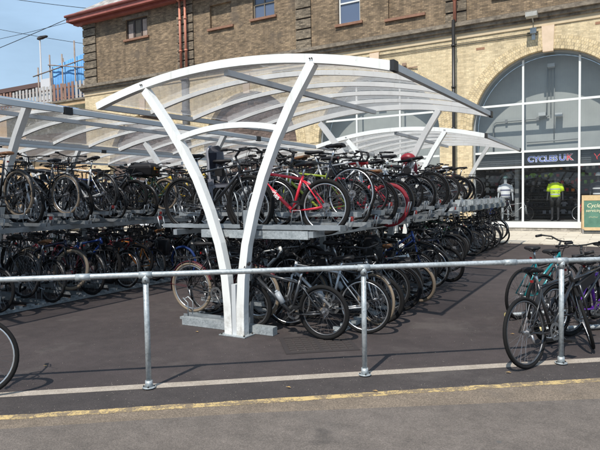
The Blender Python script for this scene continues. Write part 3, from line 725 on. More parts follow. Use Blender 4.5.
# front basket bag on the left shelter, helmets, saddle bags
def wpos(x, y, z): return (x, y, z)
bag = root('bicycle_bag', 'large black box bag with amber patch on the left shelter upper rack', 'bag', (-4.35, 2.9, 2.12), .2)
b = MB().loft([[(a*.25,c*.15,0) for a,c in ((-1,-1),(1,-1),(1,1),(-1,1))],[(a*.29,c*.18,.2) for a,c in ((-1,-1),(1,-1),(1,1),(-1,1))],[(a*.2,c*.12,.27) for a,c in ((-1,-1),(1,-1),(1,1),(-1,1))]], sm=False); o = put('bag_body', b, M_sat, bag, bevel=.035)
put('amber_patch', MB().box(.275,.296,-.08,.06,.12,.18), M_amber, bag)
put('carry_strap', MB().tube([(-.12,0,.265),(-.08,0,.29),(.08,0,.29),(.12,0,.265)], .01, 6), M_sat, bag)
def helmet(label, x, y, z, m, rz=0):
    R = root('cycle_helmet', label, 'helmet', (x,y,z), rz)
    rg = []
    for zz, s in ((0,.98),(.05,1.0),(.09,.86),(.12,.6),(.135,.25)):
        rg.append([(.14*s*math.cos(2*PI*i/18), .1*s*math.sin(2*PI*i/18), zz+.015*math.cos(4*PI*i/18)*(1 if zz<.06 else 0)) for i in range(18)])
    put('shell', MB().loft(rg), m, R)
    v = MB()
    for y_ in (-.055,0,.055): v.tube([(.08,y_,.105-abs(y_)*.5),(0,y_,.137-abs(y_)*.5),(-.08,y_,.108-abs(y_)*.5)], .012, 6, flat=.5)
    put('vent', v, M_blk, R)
    put('strap', MB().tube([(.04,.09,.0),(.02,.06,-.1),(.02,0,-.12),(.02,-.06,-.1),(.04,-.09,0)], .006, 5), M_blk, R)
helmet('white cycle helmet hung on a bike in front of the yellow brick', -.05, 9.55, 2.28, mat('white_gloss', (.75,.76,.77), .3))
helmet('red cycle helmet on a bar beside the strut of the near shelter', .55, 4.75, 2.30, mat('red_gloss', (.35,.02,.03), .4))
def jacket(label, x, y, z, m, m2):
    R = root('rucksack', label, 'rucksack', (x,y,z))
    b = MB(); rg = []
    for zz, a_, c_ in ((0,.13,.08),(.08,.15,.1),(.22,.15,.1),(.32,.12,.08),(.37,.06,.04)):
        rg.append([(a_*math.cos(2*PI*i/16), c_*math.sin(2*PI*i/16), zz) for i in range(16)])
    put('bag_body', MB().loft(rg), m, R); put('pocket', MB().box(-.09,.09,-.13,-.09,.04,.18), m2, R, bevel=.02)
    put('strap', MB().tube([(.05,.08,.05),(.06,.14,.18),(.05,.08,.32)], .012, 6), M_blk, R)
jacket('red and white bag strapped on a bike beneath the near shelter strut', .5, 5.0, 1.97, mat('red_cloth', (.2,.015,.025), .8), mat('white_cloth', (.7,.7,.7), .8))
jacket('black rucksack hung low among the near shelter ground row', .95, 2.0, .72, M_sat, M_sat)

# ------------------------------------------------------------------ bikes near the rail on the right
bike('hybrid', 3.485, .575, .006, math.atan2(.97,.45), 'black', 'black hybrid bike locked to the third rail post with its wheel turned', steer=.6, lean=-.12, rim=M_drim, size=1.0, variant=0, extra=['cable_lock'])
def heading(x0,y0,x1,y1): return math.atan2(y1-y0, x1-x0)
def lean_bike(k, rx, ry, deg, c, lab, **kw):
    h = math.radians(deg); bike(k, rx+.5*math.cos(h), ry+.5*math.sin(h), 0, h, c, lab, **kw)
lean_bike('step-through', 2.87, 2.30, 66, 'teal', 'teal step-through bike at the left end of the right-hand group', steer=-.25, lean=.06, rim=M_drim, variant=0, guard=False)
lean_bike('hybrid', 3.22, 1.85, 63, 'charcoal', 'charcoal bike between the teal one and the black locked bike', steer=.3, lean=-.05, rim=M_drim, extra=['u_lock','water_bottle'])
lean_bike('mountain', 3.36, 1.2, 62, 'black', 'black mountain bike just behind the third rail post', steer=.5, lean=.05, extra=['frame_bag'])
lean_bike('mountain', 3.52, 1.62, 57, 'purple', 'purple mountain bike at the right edge behind the rail', steer=-.3, lean=.04, rim=M_drim)
lean_bike('hybrid', 3.75, 2.75, 64, 'black', 'black hybrid bike farthest back in the right-hand group', steer=.2, lean=-.05, rim=M_blk)
# stray bike at the far left, leaning on the rail
hv = math.atan2(D.y, D.x)
bike('hybrid', -.70-D.x*.53, -2.76-D.y*.53+.03, .01, hv, 'black', 'black bike cut off by the left edge, leaning against the rail', steer=-.05, lean=-.1, rim=M_alu)
# low floor rack of the right-hand group
fl = root('floor_rack', 'low tube floor rack with yellow tipped bars under the right-hand bikes', 'bike rack', (2.7,2.3,0))
for (x0,y0,x1,y1) in ((0,0,1.5,1.25),(.48,-.68,1.6,.16),(.63,2.2,1.8,3.2)):
    put('bar', MB().tube([(x0,y0,.04),(x1,y1,.04)], .028, 10), M_galv, fl)
    dx, dy = x1-x0, y1-y0; L_ = math.hypot(dx,dy)
    put('end_cap', MB().tube([(x0-.002*dx/L_,y0-.002*dy/L_,.04),(x0+.09*dx/L_,y0+.09*dy/L_,.04)], .0305, 10), mat('worn_yellow_tip', (.6,.5,.22), .6), fl)
put('stay', MB().tube([(.75,.62,.02),(.98,-.3,.02)], .016, 8), M_galv, fl)

# ------------------------------------------------------------------ building
YF = 20.0
B = root('brick_building', 'long railway brick building with arches and dark upper storey behind the shelters', 'building', (0,YF,0))
X0, X1 = -26.6, 14.0
def ly(y): return y-YF
AC = [(-21.4,3.07,6.9),(-13.65,3.07,7.45),(-6.2,3.1,7.5),(1.41,3.07,7.54),(9.05,3.07,7.54)]
def arch_wall(mb, z1):
    xs = X0; e = 0
    def q(xa, xb, za, zb, za2=None, zb2=None):
        za2 = za if za2 is None else za2; zb2 = zb if zb2 is None else zb2
        mb.quad([(xa,e,za),(xb,e,za2),(xb,e,zb2),(xa,e,zb)], [(xa,za),(xb,za2),(xb,zb2),(xa,zb)])
    for (c, r, top) in AC:
        q(xs, c-r, 0, z1); n = 36; zs = top-r
        for i in range(n):
            a0 = PI-PI*i/n; a1 = PI-PI*(i+1)/n
            q(c+r*math.cos(a0), c+r*math.cos(a1), zs+r*math.sin(a0), z1, zs+r*math.sin(a1), z1)
        xs = c+r
    q(xs, X1, 0, z1)
lw = MB(); arch_wall(lw, 8.7)
lw.quad([(X0,0,0),(X0,12,0),(X0,12,8.7),(X0,0,8.7)], [(0,0),(12,0),(12,8.7),(0,8.7)])
lw.quad([(X1,0,0),(X1,12,0),(X1,12,8.7),(X1,0,8.7)], [(0,0),(12,0),(12,8.7),(0,8.7)])
put('lower_wall', lw, M_yb, B)
M_rev = noisy('reveal_brick_soot', (.3,.25,.18), (.42,.36,.26), 3, .9)
M_gvault = noisy('grey_vault_lining', (.2,.22,.23), (.26,.28,.29), .8, .6)
for (c, r, top) in AC:
    zs = top-r; n = 44; ring = MB(); w_ = .52
    for j in range(n):
        a0 = PI*j/n; a1 = PI*(j+1)/n
        P_ = [(c+rr*math.cos(a), -.025, zs+rr*math.sin(a)) for rr, a in ((r,a0),(r+w_,a0),(r+w_,a1),(r,a1))]
        ring.quad(P_[::-1], [(r*a0*1.0, 0),(r*a0*1.0, w_),(r*a1*1.0, w_),(r*a1*1.0, 0)][::-1])
        ring.quad([(c+r*math.cos(a0),-.025,zs+r*math.sin(a0)),(c+r*math.cos(a1),-.025,zs+r*math.sin(a1)),(c+r*math.cos(a1),.35,zs+r*math.sin(a1)),(c+r*math.cos(a0),.35,zs+r*math.sin(a0))], [(a0*r,0),(a1*r,0),(a1*r,.37),(a0*r,.37)])
        R2 = r+w_; ring.quad([(c+R2*math.cos(a0),-.025,zs+R2*math.sin(a0)),(c+R2*math.cos(a1),-.025,zs+R2*math.sin(a1)),(c+R2*math.cos(a1),.0,zs+R2*math.sin(a1)),(c+R2*math.cos(a0),0,zs+R2*math.sin(a0))])
    put('arch_ring', ring, M_ring, B)
    jb = MB()
    for s in (-1,1): jb.quad([(c+s*r,0,0),(c+s*r,.35,0),(c+s*r,.35,zs),(c+s*r,0,zs)], [(0,0),(.35,0),(.35,zs),(0,zs)])
    put('jamb', jb, M_yb, B)
    k = MB(); zt = top+.02
    k.loft([[(c-.2,-.09,zt-.12),(c+.2,-.09,zt-.12),(c+.2,.1,zt-.12),(c-.2,.1,zt-.12)],[(c-.24,-.11,zt+.92),(c+.24,-.11,zt+.92),(c+.24,.0,zt+.92),(c-.24,0,zt+.92)]], sm=False)
    put('keystone', k, M_key, B)
def arch_fan(c, r, top, y, z0, m, name, inset=0):
    f = MB(); zs = top-r; n = 36; pts = [(c+r, y, z0)]+[(c+(r-inset)*math.cos(PI*i/n), y, zs+(r-inset)*math.sin(PI*i/n)) for i in range(n+1)]+[(c-r, y, z0)]
    f.quad(pts[::-1], [(p[0], p[2]) for p in pts][::-1]); return put(name, f, m, B)
# blocked arches
arch_fan(*AC[0], .35, 0, M_fill, 'brick_infill'); arch_fan(*AC[1], .35, 0, M_fill, 'brick_infill')
# cornice, upper wall
co = MB(); co.box(X0-.1,X1,-.12,.0,8.72,8.83); co.box(X0-.18,X1,-.22,0,8.83,8.98); co.box(X0-.28,X1,-.34,0,8.98,9.08); co.box(X0-.15,X1,-.18,0,9.08,9.2)
put('cornice', co, M_stone, B)
cb = MB().box(X0,X1,-.05,0,8.5,8.72); put('string_course', cb, noisy('pale_band', (.5,.4,.26), (.62,.5,.34), 2), B)
# upper wall with window openings
YU = .1
WIN = [(-22.76,-20.95,11.6,12.8,1),(-16.15,-14.65,11.2,12.5,0),(-13.24,-11.87,11.25,12.7,2),(-8.15,-6.99,10.12,12.1,3),(-5.55,-3.9,9.95,12.0,0),(-.7,.6,10.1,12.1,3),(2.4,3.9,10.0,12.0,2),(6.0,7.3,10.1,12.1,3),(9.5,11,10.1,12.1,2)]
uw = MB(); ZB, ZT = 9.15, 13.3
xs = X0
def uq(xa, xb, za, zb):
    uw.quad([(xa,YU,za),(xb,YU,za),(xb,YU,zb),(xa,YU,zb)], [(xa,za),(xb,za),(xb,zb),(xa,zb)])
for (a, b_, z0, z1, k) in WIN:
    uq(xs, a, ZB, ZT); uq(a, b_, ZB, z0); uq(a, b_, z1, ZT); xs = b_
    for s in (a, b_): uw.quad([(s,YU,z0),(s,YU+.22,z0),(s,YU+.22,z1),(s,YU,z1)], [(0,z0),(.22,z0),(.22,z1),(0,z1)])
    uw.quad([(a,YU,z1),(b_,YU,z1),(b_,YU+.22,z1),(a,YU+.22,z1)], [(a,0),(b_,0),(b_,.22),(a,.22)])
uq(xs, X1, ZB, ZT)
uw.quad([(X0,YU,ZB),(X0,12,ZB),(X0,12,ZT),(X0,YU,ZT)], [(0,ZB),(12,ZB),(12,ZT),(0,ZT)])
uw.quad([(X1,YU,ZB),(X1,12,ZB),(X1,12,ZT),(X1,YU,ZT)], [(0,ZB),(12,ZB),(12,ZT),(0,ZT)])
put('upper_wall', uw, M_db, B)
M_sill = noisy('brown_sill_stone', (.2,.1,.065), (.3,.16,.1), 5)
for (a, b_, z0, z1, k) in WIN:
    y = YU+.15
    if k == 0:
        W = put('blind_window', MB().quad([(a,y,z0),(b_,y,z0),(b_,y,z1),(a,y,z1)], [(a,z0),(b_,z0),(b_,z1),(a,z1)]), M_db, B)
    else:
        W = put('window', MB().box(a,b_,y+.02,y+.06,z0,z1), M_pane if k > 1 else noisy('boarded_pane', (.06,.05,.045), (.2,.17,.13), 2), B)
        fm = {1: mat('dark_window_frame', (.05,.035,.03), .6), 2: mat('brown_window_frame', (.2,.17,.13), .6), 3: M_cream}[k]
        f = MB(); t2 = .07
        f.box(a,a+t2,y-.03,y+.02,z0,z1); f.box(b_-t2,b_,y-.03,y+.02,z0,z1); f.box(a+t2,b_-t2,y-.03,y+.02,z0,z0+t2); f.box(a+t2,b_-t2,y-.03,y+.02,z1-t2,z1)
        zm = z0+(z1-z0)*.52
        if k == 1:
            for q_ in (1,2): xm = a+(b_-a)*q_/3; f.box(xm-.05,xm+.05,y-.03,y+.02,z0+t2,z1-t2)
        else:
            f.box(a+t2,b_-t2,y-.04,y+.02,zm-.035,zm+.035)
            if k == 2: xm = (a+b_)/2; f.box(xm-.025,xm+.025,y-.03,y+.02,z0+t2,zm-.035); f.box(xm-.025,xm+.025,y-.03,y+.02,zm+.035,z1-t2)
        put('window_frame', f, fm, W)
        if k == 1:
            bd = MB(); bd.box(a+.1,a+.5,y-.02,y+.015,z0+.1,z1-.25); bd.box(b_-.5,b_-.15,y-.02,y+.015,z0+.1,z1-.12); put('board', bd, noisy('faded_board', (.26,.2,.16), (.42,.34,.3), 3), W)
    put('sill', MB().box(a-.15,b_+.15,YU-.12,YU+.14,z0-.12,z0-.001), M_sill, W)
    if k == 1: put('lintel', MB().box(a-.25,b_+.1,YU-.02,YU+.01,z1+.001,z1+.22), M_stone, W)
# quoins: toothed blocks
for (a, b_) in ((-26.62,-25.45),(-18.55,-17.35),(-10.55,-9.67),(-2.83,-1.9),(5.0,6-.05),(12.6,13.9)):
    q_ = MB(); z = ZB+.07; i = 0
    while z < ZT-.2:
        w_ = 0 if i % 2 else .0
        q_.box(a-w_,b_+w_,YU-.09,YU-.001,z,min(z+.44, ZT)); z += .52; i += 1
    put('quoin', q_, M_qb, B)
    put('quoin_joint', MB().box(a+.03,b_-.03,YU-.03,YU,ZB+.05,ZT-.02), mat('soot_joint', (.03,.026,.024), .9), B)
# eave, gutter, roof
ev = MB().box(X0-.6,X1+.5,-.62,.1,13.3,13.42); ev.box(X0-.6,X1+.5,-.70,-.62,13.22,13.62); ev.box(X0-.68,X0-.6,-.7,12.6,13.22,13.62); ev.box(X0-.5,X1+.4,-.3,.08,13.1,13.3)
put('eave', ev, M_eave, B)
gt = MB().tube([(X0-.7,-.77,13.56),(X1+.5,-.77,13.56)], .085, 10); put('gutter', gt, M_eave, B)
rf = MB(); zr, yr = 18.6, 6.2; xa, xb = X0-.65, X1+.5
def slope(p, u): rf.quad(p, u)
slope([(xa,-.66,13.62),(xb,-.66,13.62),(xb-7,yr,zr),(xa+7,yr,zr)], [(xa,0),(xb,0),(xb-7,8.5),(xa+7,8.5)])
slope([(xa,12.8,13.62),(xa,-.66,13.62),(xa+7,yr,zr)], [(0,0),(13,0),(6.5,8.5)])
slope([(xb,-.66,13.62),(xb,12.8,13.62),(xb-7,yr,zr)], [(0,0),(13,0),(6.5,8.5)])
slope([(xb,12.8,13.62),(xa,12.8,13.62),(xa+7,yr,zr),(xb-7,yr,zr)], [(0,0),(40,0),(33,8.5),(7,8.5)])
put('roof', rf, M_slate, B)
# pipes
def pipe(x, za, zb, m, nm_='drainpipe', y=-.19, r=.07):
    p = MB().tube([(x,y,za),(x,y,zb)], r, 10)
    z = za+.9
    while z < zb: p.tube([(x,y,z),(x,y,z+.09)], r*1.35, 10); z += 1.8
    return put(nm_, p, m, B)
pipe(-18.12, 9.25, 13.0, M_rpipe); pipe(-17.72, 9.25, 13.25, M_rpipe)
put('drainpipe_bend', MB().tube([(-18.12,-.19,13.0),(-18.3,-.3,13.25),(-18.35,-.72,13.5)], .07, 10), M_rpipe, B)
pipe(-2.36, 9.25, 13.4, M_rpipe); pipe(-2.36, .0, 9.25, M_black, y=-.42, r=.075)
pipe(-17.9, 4.0, 8.7, noisy('grey_downpipe', (.1,.1,.1), (.16,.16,.16), 3), y=-.15, r=.2)
# small fittings on the yellow brick: cable run, bracket, vent bricks, floodlight
put('wall_cable', MB().tube([(-12,-.03,8.32),(-5,-.03,8.30),(-3,-.04,8.3),(1.0,-.03,8.28)], .015, 5).tube([(-12,-.03,8.24),(-5,-.03,8.2),(1.0,-.03,8.2)], .012, 5), M_black, B)
fx = put('wall_bracket', MB().box(-4.75,-4.65,-.12,0,7.3,7.75).box(-5.15,-4.1,-.09,-.05,7.5,7.55).box(-4.8,-4.6,-.2,-.12,7.62,7.75), noisy('rusty_bracket', (.2,.12,.08), (.35,.25,.18), 9), B)
for (x, z) in ((-1.3,7.9),(3.3,8.25),(-8.2,8.1)): put('vent_brick', MB().box(x-.18,x+.18,-.012,0,z,z+.1), noisy('terracotta_vent', (.25,.12,.07), (.35,.2,.12), 9), B)
fl_ = root('floodlight', 'grey floodlight on a bracket beside the keystone above the shop arch', 'floodlight', (.85,YF,8.35))
put('wall_plate', MB().box(-.07,.07,-.04,0,-.35,.35).box(-.12,.12,-.14,-.04,-.1,.12), M_galv, fl_); put('arm', MB().tube([(0,-.04,.3),(0,-.35,.45),(0,-.55,.5)], .025, 8), M_galv, fl_)
put('lamp_housing', MB().box(-.22,.22,-.8,-.45,.42,.6), noisy('weathered_grey', (.3,.3,.28), (.45,.44,.4), 6), fl_, bevel=.03)

# ------------------------------------------------------------------ glazed arches
def lining(c, r, top, depth, z0, name='vault_lining', back=True, cm=M_gvault):
    zs = top-r; n = 30; f = MB()
    for j in range(n):
        a0 = PI*j/n; a1 = PI*(j+1)/n; rr = r-.01
        f.quad([(c+rr*math.cos(a0),.36,zs+rr*math.sin(a0)),(c+rr*math.cos(a1),.36,zs+rr*math.sin(a1)),(c+rr*math.cos(a1),depth,zs+rr*math.sin(a1)),(c+rr*math.cos(a0),depth,zs+rr*math.sin(a0))], sm=True)
    for s in (-1,1): f.quad([(c+s*(r-.01),.36,z0),(c+s*(r-.01),depth,z0),(c+s*(r-.01),depth,zs),(c+s*(r-.01),.36,zs)])
    put(name, f, cm, B)
m, t = nm('grey_panel_wall', .55); M_gw = m
wv = t.n('ShaderNodeTexWave', {'Vector': t.pos, 'Scale': 3.2, 'Distortion': 0.0}, wave_type='BANDS', bands_direction='X').outputs[1]
c = t.mix(.08, t.ramp(t.noise(t.pos, .7, 6, .7), [(.3, (.3,.31,.3)), (.7, (.39,.4,.385))]), t.ramp(wv, [(0, g(.5)), (.08, g(1.0)), (1, g(1.05))]), 'MULTIPLY'); t.l(c, t.b.inputs['Base Color'])
# shop arch
c_, r_, top_ = AC[3]; zs_ = top_-r_
lining(c_, r_, top_, 1.15, 3.4)
arch_fan(c_, r_-.02, top_-.02, 1.15, 3.4, M_gw, 'grey_back_panel')
GL = root  # keep naming short
def glazing(c, r, top, mulls, trans, z0, label=None, name='shopfront'):
    zs = top-r; y = .3
    f = MB()
    n = 40; pts = [(c+(r-.04)*math.cos(PI*i/n), y, zs+(r-.04)*math.sin(PI*i/n)) for i in range(n+1)]
    G_ = put('glazed_front', f.rbox([(c+r-.04,y,z0)]+pts+[(c-r+.04,y,z0)], .09, .12), mat('grey_outer_frame', (.3,.32,.33), .4), B)
    mm = MB()
    for x in mulls:
        zt = zs+math.sqrt(max(0,(r-.06)**2-(x-c)**2)); mm.box(x-.04,x+.04,y-.06,y+.04,z0,zt)
    put('mullion', mm, M_cream, G_)
    for z in trans:
        tm = MB()
        hw = r-.08 if z < zs else math.sqrt((r-.08)**2-(z-zs)**2)
        e = [c-hw]+[x for x in mulls if abs(x-c) < hw]+[c+hw]
        for i in range(len(e)-1): tm.box(e[i]+(.04 if i else 0), e[i+1]-(.04 if i < len(e)-2 else 0), y-.055, y+.035, z-.045, z+.045)
        put('transom', tm, M_cream, G_)
    p = MB(); P2 = [(c+r-.06,y,z0)]+[(c+(r-.06)*math.cos(PI*i/n), y, zs+(r-.06)*math.sin(PI*i/n)) for i in range(n+1)]+[(c-r+.06,y,z0)]
    p.quad(P2[::-1]); put('glass', p, M_glass, G_)
    return G_
G1 = glazing(c_, r_, top_, [.41,2.57], [5.45,3.42,2.76], .42)
put('window_base', MB().box(c_-r_+.02,c_+r_-.02,.1,.4,.17,.42), M_cream, G1)
put('plinth', MB().box(c_-r_+.02,c_+r_-.02,.14,.4,.03,.17), M_plinth, G1)
# left arch window, same glazing
c2, r2, t2_ = AC[2]
lining(c2, r2, t2_, 1.15, 0); arch_fan(c2, r2-.02, t2_-.02, 1.15, .0, M_gw, 'grey_back_panel'); glazing(c2, r2, t2_, [-7.3,-5.07], [5.45,3.42,2.76], .42)
put('window_base', MB().box(c2-r2+.02,c2+r2-.02,.1,.4,.03,.42), M_cream, B)
c4, r4, t4 = AC[4]
lining(c4, r4, t4, 1.15, 0); arch_fan(c4, r4-.02, t4-.02, 1.15, .0, M_gw, 'grey_back_panel'); glazing(c4, r4, t4, [8,10.2], [5.45,3.42,2.76], .42); put('window_base', MB().box(c4-r4+.02,c4+r4-.02,.1,.4,.03,.42), M_cream, B)
# fittings behind the upper glass: conduits and twin lamps
cd = MB(); cd.tube([(-.95,1.05,3.5),(-.95,1.05,4.75),(-.85,1.05,4.85),(1.0,1.05,4.87),(1.35,1.05,4.95)], .035, 6); cd.tube([(1.3,1.05,7.05),(1.25,1.05,5.0)], .025, 6); cd.tube([(1.42,1.05,7.1),(1.42,1.05,5.0)], .02, 6); cd.tube([(1.55,1.05,7.1),(1.55,1.05,3.9)], .02, 6); cd.tube([(0.45,1.05,3.86),(2.5,1.05,3.9)], .03, 6)
put('conduit', cd, mat('conduit_grey', (.27,.28,.275), .5), B)
for (x, z) in ((1.45,7.05),(1.1,5.02),(1.75,4.95)):
    q_ = put('interior_lamp', MB().box(x-.14,x+.14,.75,1.05,z-.08,z+.06), mat('lamp_grey', (.45,.46,.46), .4), B, bevel=.02)
jn = MB()
for x in (-.4,.35,.9): jn.box(x-.05,x+.05,1.0,1.08,4.78,4.93)
put('junction_box', jn, mat('junction_grey', (.2,.2,.2), .5), B)

# fascia: black panel and its lettering, slatted shutters either side
fa = put('sign_panel', MB().box(.47,2.5,.42,.47,2.82,3.36), mat('fascia_black', (.012,.012,.014), .35), B)
def text(body, loc, size, m, parent, name='lettering', rot=(PI/2,0,0), ext=.004, bold=0, sx=1, shear=0):
    cu = bpy.data.curves.new(name, 'FONT'); cu.body = body; cu.size = size; cu.extrude = ext; cu.offset = bold; cu.align_x = 'CENTER'; cu.align_y = 'CENTER'; cu.shear = shear
    ob = bpy.data.objects.new('tmp', cu); COL.objects.link(ob)
    dg = bpy.context.evaluated_depsgraph_get(); me = bpy.data.meshes.new_from_object(ob.evaluated_get(dg)); bpy.data.objects.remove(ob)
    me.materials.clear(); me.materials.append(m)
    o = bpy.data.objects.new(name, me); COL.objects.link(o); o.parent = parent; o.location = loc; o.rotation_euler = rot; o.scale = (sx,1,1); return o
M_wl = mat('white_letter', (.75,.76,.8), .5); M_bl = mat('blue_letter', (.03,.07,.5), .5); M_rl = mat('red_letter', (.65,.03,.04), .5)
text('CYCLES', (1.16,.414,3.07), .34, M_wl, fa, bold=.02, sx=.98); text('CYCLES', (1.16,.404,3.07), .34, M_bl, fa, bold=-.001, sx=.98)
text('U', (1.93,.414,3.09), .36, M_wl, fa, bold=.02); text('U', (1.93,.404,3.09), .36, M_bl, fa, bold=.001)
text('K', (2.2,.414,3.09), .36, M_wl, fa, bold=.02); text('K', (2.2,.404,3.09), .36, M_rl, fa, bold=.004)
M_sl = mat('dark_shutter', (.07,.075,.08), .5)
for (a, b_) in ((-1.5,.36),(2.62,4.4)):
    s_ = MB()
    for i in range(6): s_.box(a,b_,.45+.01*(i%2),.5,2.84+.09*i,2.84+.09*i+.07)
    put('slatted_shutter', s_, M_sl, B)
put('small_emblem', MB().box(3.0,3.45,.40,.44,2.86,3.34), mat('fascia_black', (.012,.012,.014), .35), B)
em = MB().tube([(3.1,.395,3.22),(3.2,.395,3.05),(3.32,.395,3.18)], .02, 5).tube([(3.2,.395,3.05),(3.22,.395,2.95)], .02, 5)
put('small_emblem_mark', em, M_rl, B)

# shop interior
M_int = noisy('shop_dark_wall', (.035,.035,.04), (.06,.06,.065), 2, .7)
sr = MB(); xa_, xb_ = -1.64, 4.46; ya_, yb_ = .36, 2.6
sr.quad([(xa_,yb_,.42),(xb_,yb_,.42),(xb_,yb_,3.4),(xa_,yb_,3.4)]); sr.quad([(xa_,ya_,.42),(xa_,yb_,.42),(xa_,yb_,3.4),(xa_,ya_,3.4)]); sr.quad([(xb_,ya_,.42),(xb_,yb_,.42),(xb_,yb_,3.4),(xb_,ya_,3.4)])
put('shop_wall', sr, M_int, B); put('shop_ceiling', MB().box(xa_,xb_,.36,yb_,3.4,3.45), M_int, B)
put('display_floor', MB().box(xa_,xb_,.4,yb_,.3,.421), noisy('display_deck', (.1,.1,.1), (.16,.155,.15), 3), B)
put('side_pillar', MB().box(-.06,.1,1.2,1.6,.421,3.4), mat('grey_pillar', (.2,.21,.22), .6), B)
SHZ = (.25,.58,.91,1.24,1.57,1.9,2.2,2.5)
for i in range(2):
    a, b_ = ((-1.55,-.1),(.15,4.4))[i]
    U = root('display_shelf', ('dark slatted display wall behind the white jersey mannequin','wide dark slatted display wall behind the yellow jacket')[i], 'display wall', ((a+b_)/2, YF+2.35, .421))
    f = MB(); w2 = (b_-a)/2
    for j in range(22): f.box(-w2,w2,0,.03,.08+.13*j,.08+.13*j+.09)
    put('slat_board', f, mat('slat_black', (.03,.03,.034), .45), U)
    f = MB()
    for z in SHZ: f.box(-w2,w2,-.22,-.001,z,z+.02)
    put('shelf', f, mat('shelf_dark', (.05,.05,.055), .4), U)
rnd = random.Random(3)
GC = {'pink': (.25,.09,.11), 'plum': (.13,.05,.08), 'white': (.5,.5,.5), 'green': (.2,.42,.06), 'red': (.38,.03,.04), 'black': (.03,.03,.035), 'grey': (.22,.22,.24), 'orange': (.65,.2,.04), 'blue': (.05,.15,.4), 'yellow': (.6,.6,.08)}
shirt = MB()
SH = [(-.1,0),(.1,0),(.1,.2),(.17,.12),(.2,.18),(.1,.32),(.04,.33),(0,.3),(-.04,.33),(-.1,.32),(-.2,.18),(-.17,.12),(-.1,.2)]
shirt.loft([[(x,-.03,z) for x, z in SH],[(x,.03,z) for x, z in SH]], sm=False); shirt_m = shirt.mesh('folded_top')
pack_m = MB().box(-.08,.08,-.06,.06,0,.2).mesh('boxed_product'); 
pouch = []
for z, a, c3 in ((0,.05,.03),(.03,.1,.06),(.1,.11,.07),(.15,.07,.05),(.17,.02,.02)): pouch.append([(a*math.cos(2*PI*i/12), c3*math.sin(2*PI*i/12), z) for i in range(12)])
pouch_m = MB().loft(pouch).mesh('shelf_helmet')
RN = ['lowest','second lowest','third lowest','fourth lowest','fourth highest','third highest','second highest','highest']
for ri, z in enumerate(SHZ):
    x = -1.45; ci = 1
    while x < 4.3:
        if -.2 < x < .25: x = .3; ci = 1
        left = x < 0
        if left: c = rnd.choice(['pink','plum','plum','grey','pink','white'])
        elif x < 1.6: c = rnd.choice(['black','grey','black','black'] if ri != 5 else ['green','black','yellow'])
        elif x < 2.6: c = rnd.choice(['red','red','orange','grey','black','black'] if ri > 2 else ['black','grey','black'])
        else: c = rnd.choice(['red','black','green','white','red'])
        me, nme, cat = rnd.choice([(shirt_m,'cycling_top','top'),(pouch_m,'shelf_helmet','helmet'),(pack_m,'boxed_product','box'),(pack_m,'boxed_product','box')])
        o = bpy.data.objects.new(nme, me); COL.objects.link(o)
        if not me.materials: me.materials.append(M_blk)
        setm(o, mat('goods_'+c, GC[c], .7)); o.location = (x, YF+2.35-.11, .421+z+.0205); o.rotation_euler.z = rnd.uniform(-.3,.3)
        tag(o, f"{c} {nme.replace('_',' ')}, {ORD[ci] if ci>1 else 'first'} from left on the {RN[ri]} {'left' if left else 'right'} shop shelf", cat, 'goods on the shop display shelves')
        ci += 1; o.scale = (rnd.uniform(.6,.85),1,rnd.uniform(.6,.85)); x += rnd.uniform(.19,.3)
